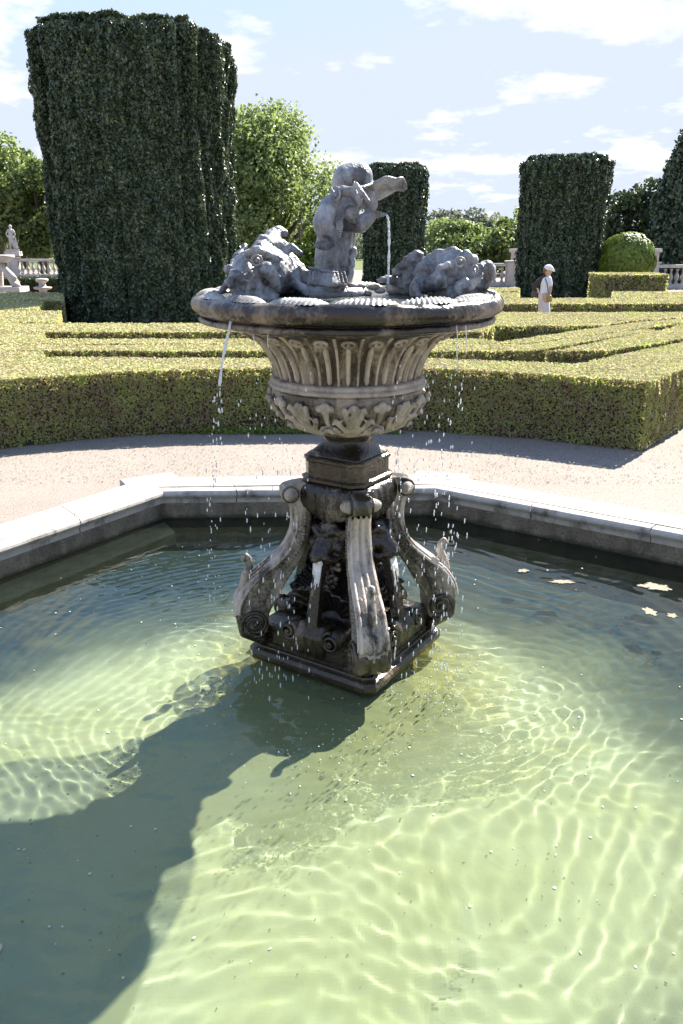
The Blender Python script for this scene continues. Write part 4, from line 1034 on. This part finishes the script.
sweep_balls(mb, [Z(215, 262, -.33), Z(250, 290, -.34), Z(290, 320, -.31), Z(350, 335, -.24), Z(400, 360, -.2)], [24*u, 21*u, 20*u, 24*u, 24*u])
sweep_balls(mb, [Z(235, 372, -.34), Z(290, 388, -.32), Z(360, 385, -.26), Z(410, 378, -.2)], [20*u, 24*u, 26*u, 22*u])   # lower lip
sweep_balls(mb, [Z(190, 240, -.16), Z(215, 215, -.1), Z(255, 150, 0), Z(265, 130, .02)], [22*u, 24*u, 22*u, 16*u])         # far cheek fin
sweep_balls(mb, [Z(200, 300, -.2), Z(170, 330, -.2), Z(140, 355, -.18), Z(90, 362, -.16)], [26*u, 18*u, 14*u, 10*u])
sweep_balls(mb, [Z(275, 165, -.26), Z(330, 150, -.27), Z(400, 175, -.22), Z(440, 225, -.14), Z(500, 285, -.06)], [16*u, 20*u, 18*u, 18*u, 12*u])  # brow
sweep_balls(mb, [Z(370, 240, -.29), Z(410, 290, -.25), Z(430, 330, -.22)], [34*u, 30*u, 18*u])                    # cheek
for X, Y_ in ((395, 150), (420, 168), (445, 190), (470, 210)): mb.ball(Z(X, Y_, -.19), 9*u)
df = skin('fish_sculpture', mb, .0085, M['lead'], fountain, 2, fold)
mb = MB(); q = [Z(325+24*math.cos(a), 197+24*math.sin(a), -.315) for a in [i*.45 for i in range(15)]]; mb.tube(q, 7*u, 6, False); mb.ball(Z(325, 197, -.3), 17*u); mb.build('eye', M['lead'], df, True)
mb = MB(); q = [Z(283+26*math.cos(a), 272+26*math.sin(a), -.345) for a in [i*.45 for i in range(15)]]; mb.tube(q, 7*u, 6, False); mb.build('nostril', M['lead'], df, True)
mb = MB(); sweep_balls(mb, [Z(225, 350, -.30), Z(280, 358, -.30)], [20*u, 20*u]); mb.build('mouth', M['wet'], df, True)

# dolphin on the right, mouth to the right
Z = ZF(370, 235, 4.88, -.05); u = PX/4.88
mb = MB()
sweep_balls(mb, [Z(385, 180, -.05), Z(340, 195, -.02), Z(250, 210, .05), Z(170, 235, .12), Z(120, 255, .15)], [100*u, 98*u, 82*u, 62*u, 44*u])
sweep_balls(mb, [Z(420, 175, -.08), Z(470, 200, -.1), Z(510, 235, -.12)], [82*u, 62*u, 46*u])
sweep_balls(mb, [Z(120, 225, .08), Z(80, 215, .06), Z(45, 222, .05)], [22*u, 18*u, 12*u])
sweep_balls(mb, [Z(130, 180, .05), Z(180, 130, .03), Z(235, 95, .02), Z(258, 92, .02)], [22*u, 26*u, 24*u, 12*u])
sweep_balls(mb, [Z(270, 125, -.04), Z(340, 85, -.06), Z(410, 78, -.08), Z(455, 95, -.1)], [18*u, 20*u, 18*u, 14*u])
sweep_balls(mb, [Z(290, 150, -.08), Z(250, 160, -.02), Z(190, 185, .04)], [24*u, 26*u, 20*u])
sweep_balls(mb, [Z(470, 110, -.14), Z(500, 125, -.12)], [34*u, 26*u])
sweep_balls(mb, [Z(580, 210, -.16), Z(590, 175, -.17), Z(565, 150, -.18), Z(540, 160, -.19), Z(535, 195, -.21), Z(500, 240, -.22), Z(450, 275, -.2), Z(410, 295, -.18)], [24*u, 28*u, 26*u, 22*u, 20*u, 22*u, 28*u, 24*u])
sweep_balls(mb, [Z(470, 235, -.2), Z(430, 255, -.19)], [24*u, 26*u])
sweep_balls(mb, [Z(480, 300, -.12), Z(540, 300, -.14), Z(590, 285, -.14)], [34*u, 30*u, 22*u])
sweep_balls(mb, [Z(505, 250, -.15), Z(570, 252, -.17)], [14*u, 13*u])
sweep_balls(mb, [Z(300, 235, -.15), Z(335, 215, -.17), Z(360, 245, -.16)], [42*u, 36*u, 26*u])
sweep_balls(mb, [Z(345, 165, -.17), Z(375, 150, -.18)], [22*u, 20*u])
sweep_balls(mb, [Z(230, 225, -.12), Z(215, 260, -.14), Z(235, 290, -.16)], [24*u, 26*u, 20*u]); sweep_balls(mb, [Z(205, 292, -.14), Z(255, 295, -.16)], [14*u, 12*u])
sweep_balls(mb, [Z(300, 290, -.1), Z(380, 285, -.12)], [24*u, 30*u])
df = skin('fish_sculpture', mb, .0085, M['lead'], fountain, 2, fold)
mb = MB(); q = [Z(438+24*math.cos(a), 132+22*math.sin(a), -.225) for a in [i*.45 for i in range(15)]]; mb.tube(q, 7*u, 6, False); mb.ball(Z(438, 132, -.2), 18*u); mb.build('eye', M['lead'], df, True)
mb = MB(); q = [Z(512+16*math.cos(a), 172+22*math.sin(a), -.235) for a in [i*.45 for i in range(15)]]; mb.tube(q, 6*u, 6, False); mb.build('nostril', M['lead'], df, True)

# the hatted figure that bends over to the right
Z = ZF(300, 155, 5.69, .05); u = PX/5.69
mb = MB()
sweep_balls(mb, [Z(185, 690), Z(190, 600), Z(195, 500), Z(225, 400), Z(260, 320)], [118*u, 116*u, 108*u, 92*u, 80*u])          # gown
sweep_balls(mb, [Z(240, 700), Z(255, 560), Z(270, 440)], [62*u, 55*u, 52*u])
sweep_balls(mb, [Z(260, 320), Z(290, 250), Z(350, 230)], [78*u, 72*u, 72*u])                                                # shoulders to head
sweep_balls(mb, [Z(385, 240), Z(400, 280)], [58*u, 46*u])
sweep_balls(mb, [Z(280, 390, -.08), Z(345, 395, -.1), Z(400, 350, -.1)], [48*u, 50*u, 36*u])                                # muff and cheek
sweep_balls(mb, [Z(292, 330, -.16), Z(300, 350, -.16)], [46*u, 40*u])
b_ = skin('figure', mb, .008, M['lead'], fountain, 3, lambda V: .003*fbm(V*26, 3, 2)+.010*(.5-np.abs(vnoise(V*np.array([24, 24, 6]), 4)))*(V[:, 2] < 2.03))
mb = MB()
sweep_balls(mb, [Z(205, 235, -.10), Z(160, 310, -.14), Z(135, 390, -.16), Z(150, 440, -.17), Z(165, 465, -.17)], [36*u, 54*u, 60*u, 56*u, 44*u])
skin('sleeve', mb, .008, M['lead'], b_, 3, fold)
mb = MB()
sweep_balls(mb, [Z(205, 225, -.12), Z(245, 205, -.15), Z(300, 215, -.18), Z(335, 245, -.2)], [28*u, 31*u, 28*u, 24*u])
for i, (X, Y_) in enumerate(((352, 205), (348, 235), (340, 268), (325, 290))): sweep_balls(mb, [Z(320, 235+i*6, -.21), Z(345, 228+i*14, -.225), Z(X, Y_+12, -.215)], [13*u, 11*u, 8*u])
sweep_balls(mb, [Z(305, 215, -.2), Z(312, 180, -.21), Z(308, 150, -.2)], [12*u, 11*u, 7*u])
skin('raised_arm', mb, .0065, M['lead'], b_, 2)
mb = MB(); q = [Z(205+30*math.cos(a)*.7-10*math.sin(a), 222+36*math.sin(a)+14*math.cos(a), -.15-.04*math.cos(a)) for a in [i*.4 for i in range(17)]]; mb.tube(q, 8*u, 6, False)
q = [Z(176, 192, -.15), Z(200, 225, -.185), Z(232, 252, -.16)]; mb.tube(q, 8*u, 6); mb.build('cuff', M['lead'], b_, True)
mb = MB(); sweep_balls(mb, [Z(318, 165, -.22), Z(350, 215, -.235), Z(390, 262, -.24)], [13*u, 17*u, 11*u]); skin('ribbon', mb, .006, M['lead'], b_, 1)
# ruffle of the hanging sleeve
mb = MB(); ctl = [(95, 505), (125, 520), (160, 520), (190, 495), (213, 455), (225, 410), (222, 380)]
for i in range(24):
    t = i/23*(len(ctl)-1); a = min(int(t), len(ctl)-2); f = t-a; X = ctl[a][0]*(1-f)+ctl[a+1][0]*f; Y_ = ctl[a][1]*(1-f)+ctl[a+1][1]*f
    e = Vector((X-150, Y_-430)).normalized(); sweep_balls(mb, [Z(X-e.x*14, Y_-e.y*14, -.19), Z(X+e.x*16, Y_+e.y*16, -.185)], [7.5*u, 8*u], n=1)
mb.build('ruffle', M['lead'], b_, True)
# hem cord and pleats
mb = MB(); q = [Z(50+200*t, 640+32*math.sin(t*1.7)*.9, -.135-.11*math.sin(math.pi*min(1, t*1.1+.05))) for t in [i/20 for i in range(21)]]
for p in q: mb.ball(p, 8.5*u, n=1)
mb.tube(q, 5*u, 6); mb.build('hem_cord', M['lead'], b_, True)
mb = MB()
for i in range(11):
    t = i/10; d_ = -.13-.11*math.sin(math.pi*min(1, t*.95+.05)); sweep_balls(mb, [Z(58+195*t, 655+20*math.sin(t*2), d_), Z(52+210*t, 732+6*math.sin(t*3), d_-.014)], [9*u, 16*u])
skin('pleats', mb, .0065, M['lead'], b_, 1)
# scalloped back edge of the gown
mb = MB()
for i in range(9):
    t = i/8; mb.ball(Z(306-24*t+8*math.sin(i*2.2), 540+165*t, -.05), 20*u)
sweep_balls(mb, [Z(296, 545, -.04), Z(280, 700, -.04)], [16*u, 24*u]); skin('gown_edge', mb, .007, M['lead'], b_, 1)
# hat: tall crown and a wavy brim with its own thickness
mb = MB(); sweep_balls(mb, [Z(270, 142), Z(300, 132), Z(340, 122)], [90*u, 86*u, 76*u]); sweep_balls(mb, [Z(340, 88), Z(372, 88), Z(382, 125)], [34*u, 32*u, 30*u])
sweep_balls(mb, [Z(255, 170), Z(225, 175), Z(212, 150)], [66*u, 46*u, 34*u]); sweep_balls(mb, [Z(340, 190), Z(400, 205), Z(425, 235)], [66*u, 52*u, 30*u])
hat = skin('hat', mb, .008, M['lead'], b_, 5, lambda V: .002*fbm(V*16, 2, 9)+.001*vnoise(V*60, 3))
def brim():
    top = smooth_prof([(300, 168), (350, 174), (405, 164), (445, 141), (488, 125), (540, 133), (582, 127), (604, 168)], 5)
    low = smooth_prof([(280, 215), (345, 205), (395, 238), (440, 258), (488, 232), (540, 206), (585, 203), (608, 184)], 5)
    n = len(top); nr = 13; V = []; Fc = []
    for j in range(nr):
        v = j/(nr-1)
        for i in range(n):
            w_ = max(0, math.sin(math.pi*(.38+.62*i/(n-1))))**.5
            X = top[i][0]*(1-v)+low[i][0]*v; Y_ = top[i][1]*(1-v)+low[i][1]*v
            d_ = (-120+240*v)*u*(.25+.75*w_); Y_ += 7*math.sin(i*.62)*math.sin(math.pi*v)+14*math.sin(math.pi*v)*w_*(.6-v)*1.2+3*math.sin(i*.5+v*4)
            V.append(tuple(Z(X, Y_, d_)))
    for j in range(nr-1):
        for i in range(n-1): Fc.append((j*n+i, j*n+i+1, (j+1)*n+i+1, (j+1)*n+i))
    o = obj('hat_brim', V, Fc, M['lead'], b_, True); sm = o.modifiers.new('t', 'SOLIDIFY'); sm.thickness = .009; sm.offset = 0
brim()
mb = MB(); mb.tube([Z(186, 196, -.10), Z(230, 196, -.17), Z(300, 190, -.19), Z(360, 184, -.17), Z(410, 163, -.13)], [8*u, 10*u, 10*u, 9*u, 6*u], 8); mb.build('hat_band', M['lead'], b_, True)
mb = MB(); sweep_balls(mb, [Z(385, 325, -.08), Z(440, 336, -.08), Z(488, 338, -.08)], [20*u, 15*u, 10*u]); sweep_balls(mb, [Z(400, 318, -.11), Z(460, 326, -.11)], [10*u, 8*u]); sweep_balls(mb, [Z(430, 350, -.08), Z(470, 345, -.08)], [12*u, 10*u]); skin('spout', mb, .006, M['lead'], b_, 1)
mb = MB(); sweep_balls(mb, [Z(105, 770, -.12), Z(180, 765, -.15), Z(250, 765, -.12)], [28*u, 34*u, 30*u]); sweep_balls(mb, [Z(180, 742, -.2), Z(260, 742, -.2)], [14*u, 12*u]); skin('shoe', mb, .008, M['lead'], b_, 2)
V, Fc = lathe([(.0, 1.735), (.17, 1.735), (.175, 1.76), (.16, 1.785), (.0, 1.785)], 40, (Z(185, 760).x, FY+.05, 0)); obj('figure_base', V, Fc, M['lead'], fountain, True)
# cobbles of lead rockwork on the bowl floor
mb = MB(); g = random.Random(4)
for X, Y_, r_ in ((330, 765, 26), (420, 752, 24), (455, 772, 22), (380, 790, 20), (300, 745, 22), (350, 745, 18)): mb.ball(Z(X, Y_, -.05), (r_*1.6*u, r_*u*1.4, r_*u*.8))
mb.build('rockwork', M['leafstone'], fountain, True)

# ------------------------------------------------------------------ falling water
JETDROPS = []
def streamlet(name, pts, rad, label, breakup=0., seed=1):
    g = random.Random(seed); mb = MB(); k = len(pts); ps = smooth_prof([tuple(p) for p in pts], 10); n = len(ps)
    rr = [np.interp(i/(n-1), np.linspace(0, 1, len(rad)), rad)*(1+.35*g.uniform(-1, 1)) for i in range(n)]
    cut = int(n*(1-breakup)); mb.tube(ps[:cut], rr[:cut], 8)
    for i in range(cut, n):
        for _ in range(3):
            s = g.uniform(.5, 1.5)*.0046*(1.15-.75*i/n); JETDROPS.append((Vector(ps[i])+Vector((g.gauss(0, .016), g.gauss(0, .016), g.gauss(0, .03))), (s, s, s*g.uniform(1.6, 4.5))))
    o = mb.build(name, M['drop'], None, True); tag(o, label, 'water jet', None); return o
q0 = at(386, 214, FY-.03); streamlet('water_jet', [q0, at(388.5, 222, FY-.03), at(389, 250, FY-.03), at(388, 285, FY-.03)], [.004, .0055, .005, .007], 'thin water jet falling from the hatted figure into the bowl')
Ym = FY-.41
streamlet('water_jet', [at(237, 296, Ym), at(234, 306, Ym-.05), at(229, 330, Ym-.10), at(222, 365, Ym-.15), at(216, 425, Ym-.20), at(212, 500, Ym-.2), at(211, 590, Ym-.2)], [.004, .0055, .0065, .006, .005, .004, .003], 'water jet pouring from the mouth of the left fish', .42, 2)
streamlet('water_jet', [at(251, 298, Ym+.02), at(252, 310, Ym), at(253, 326, Ym-.01), at(254, 345, Ym-.01)], [.003, .004, .003, .002], 'short side trickle beside the left fish jet', 0, 3)
def drops():
    """drips that leave the rim and fall into the pool, each a drop drawn out by its fall"""
    g = random.Random(9); mb = MB(); cols = []
    for c_p, c_r in JETDROPS: mb.ball(c_p, c_r, n=1)
    for _ in range(30): cols.append((g.uniform(238, 312), g.uniform(-.62, -.35), 1))
    for _ in range(38): cols.append((g.uniform(396, 478), g.uniform(-.55, -.30), 1.8))
    for px in (452, 466, 458, 445, 270, 262): cols.append((px, -.5, 2.4))
    for px, dy, wgt in cols:
        p = at(px, 330, FY+dy)
        for _ in range(int(4.2*wgt)):
            z = g.uniform(-.14, 1.55); f = (1.6-z)
            s = g.uniform(.0018, .0038); mb.ball((p.x+g.gauss(0, .008), p.y+g.gauss(0, .01), z), (s, s, s*(1.6+3.2*f**.6*g.uniform(.6, 1.2))), n=1)
    for px, a, b in ((457, 325, 372), (466, 325, 360), (268, 328, 352), (299, 326, 340)):
        p = [at(px+.4*math.sin(y), y, FY-.55) for y in range(a, b, 5)]; mb.tube(p, .0022, 5)
    tag(mb.build('falling_drops', M['drop'], None, True), 'many drops dripping from the rim of the bowl into the pool', 'drops', kind='stuff')
drops()
def splashes():
    g = random.Random(12); mb = MB()
    for cx, cy_, n_, sp in ((-.62, 3.5, 90, .13), (.50, 3.45, 130, .14), (.62, 3.75, 60, .12), (-.2, 3.05, 50, .16), (.05, 3.0, 60, .14), (-.5, 5.0, 50, .4), (-.7, 4.2, 40, .2)):
        for _ in range(n_):
            s = g.uniform(.0014, .004); mb.ball((cx+g.gauss(0, sp), cy_+g.gauss(0, sp), ZW+abs(g.gauss(0, .012))+.001), (s, s, s*.7), n=1)
    tag(mb.build('splash_bubbles', M['drop'], None, True), 'white bubbles and splashes where the drips hit the pool', 'splash', kind='stuff')
splashes()
def specks():
    g = random.Random(21); mb = MB()
    for _ in range(150):
        x, y = P(g.uniform(-30, 710), 540+440*g.random()**1.7, ZW)
        s = g.uniform(.003, .008); mb.ball((x, y, ZW+.004), (s, s*g.uniform(.4, 1), .0015), Matrix.Rotation(g.random()*6, 4, 'Z'), n=1)
    tag(mb.build('floating_specks', M['petal'], None), 'small pale petals and specks scattered over the pool water', 'debris', kind='stuff')
specks()
def scum(px, py, wpx, hpx, label, seed):
    g = random.Random(seed); c = P(px, py, ZW); wx = .65*wpx*(P(px+1, py, ZW)[0]-c[0]); hy = hpx*(P(px, py-1, ZW)[1]-c[1])
    n = 64; top = []; 
    for i in range(n):
        a = 2*math.pi*i/n; k = 1+.16*math.sin(2*a+seed)+.16*math.sin(5*a+seed*2)+g.uniform(-.3, .2); top.append((c[0]+wx*.5*k*math.cos(a), c[1]+hy*.5*k*math.sin(a)))
    V = [(x, y, ZW+.004) for x, y in top]+[(x, y, ZW-.004) for x, y in top]; Fc = [tuple(range(n))]+[(i, n+i, n+(i+1) % n, (i+1) % n) for i in range(n)]
    tag(obj('floating_scum', V, Fc, M['scum']), label, 'debris', 'scum patches floating on the pool')
scum(523, 571, 15, 3.5, 'small tan scum patch floating nearest the fountain', 1)
scum(562, 582, 30, 4, 'tan scum patch floating left of the widest one', 2)
scum(655, 587, 40, 7, 'widest tan scum patch, floating under the right wall', 3)
scum(650, 612, 20, 7, 'pale scum patch floating below the widest one', 4)
scum(672, 616, 16, 4, 'scum patch floating at the right edge of the photo', 5)
c = P(-1, 950, ZW); mb = MB(); mb.ball((c[0], c[1], ZW+.008), (.011, .016, .008)); tag(mb.build('floating_petal', M['petal'], None, True), 'single large white petal floating at the left edge of the photo', 'petal')
# tufts of weed along the foot of the front hedge
def weeds():
    g = np.random.default_rng(3); pts = []
    for px in list(range(235, 320, 9))+[372, 380, 395]+list(range(90, 230, 22)):
        x, y = P(px+g.uniform(-4, 4), 433, 0); k = 60; pts.append(np.c_[x+g.normal(0, .07, k), y-.03+g.normal(0, .03, k), g.uniform(0, .05, k)])
    pts = np.concatenate(pts); v, f = leaves(pts, np.tile([0, -.3, 1.], (len(pts), 1)), np.full(len(pts), .02), 2.2, .7, 1, seed=4)
    tag(obj('ground_weeds', v, f, M['bush']), 'low green weeds sprouting along the foot of the front hedge', 'weeds', kind='stuff')
weeds()
def fallen():
    g = np.random.default_rng(8); k = 5200; px = g.uniform(-60, 740, k); py = 430+55*g.random(k); pts = np.array([(*P(a, b, 0), .006) for a, b in zip(px, py)])
    v, f = leaves(pts, np.tile([0, 0, 1.], (k, 1)), np.full(k, .010), 1.3, .15, seed=9)
    tag(obj('gravel_litter', v, f, M['box_core']), 'small leaf litter and pebbles lying on the gravel', 'litter', kind='stuff')
fallen()
def sunk():
    g = np.random.default_rng(14); k = 170; px = g.uniform(-20, 720, k); py = 640+400*g.random(k); pts = np.array([(*P(a, b, -.5), -.494) for a, b in zip(px, py)])
    pts = pts[(np.abs(pts[:, 0]) < 2.9) & (pts[:, 1] > 1.5)]; v, f = leaves(pts, np.tile([0, 0, 1.], (len(pts), 1)), g.uniform(.003, .009, len(pts)), 1.7, .12, seed=15)
    tag(obj('sunken_litter', v, f, M['box_core']), 'dark leaf bits and grit lying on the pool bottom', 'litter', kind='stuff')
sunk()
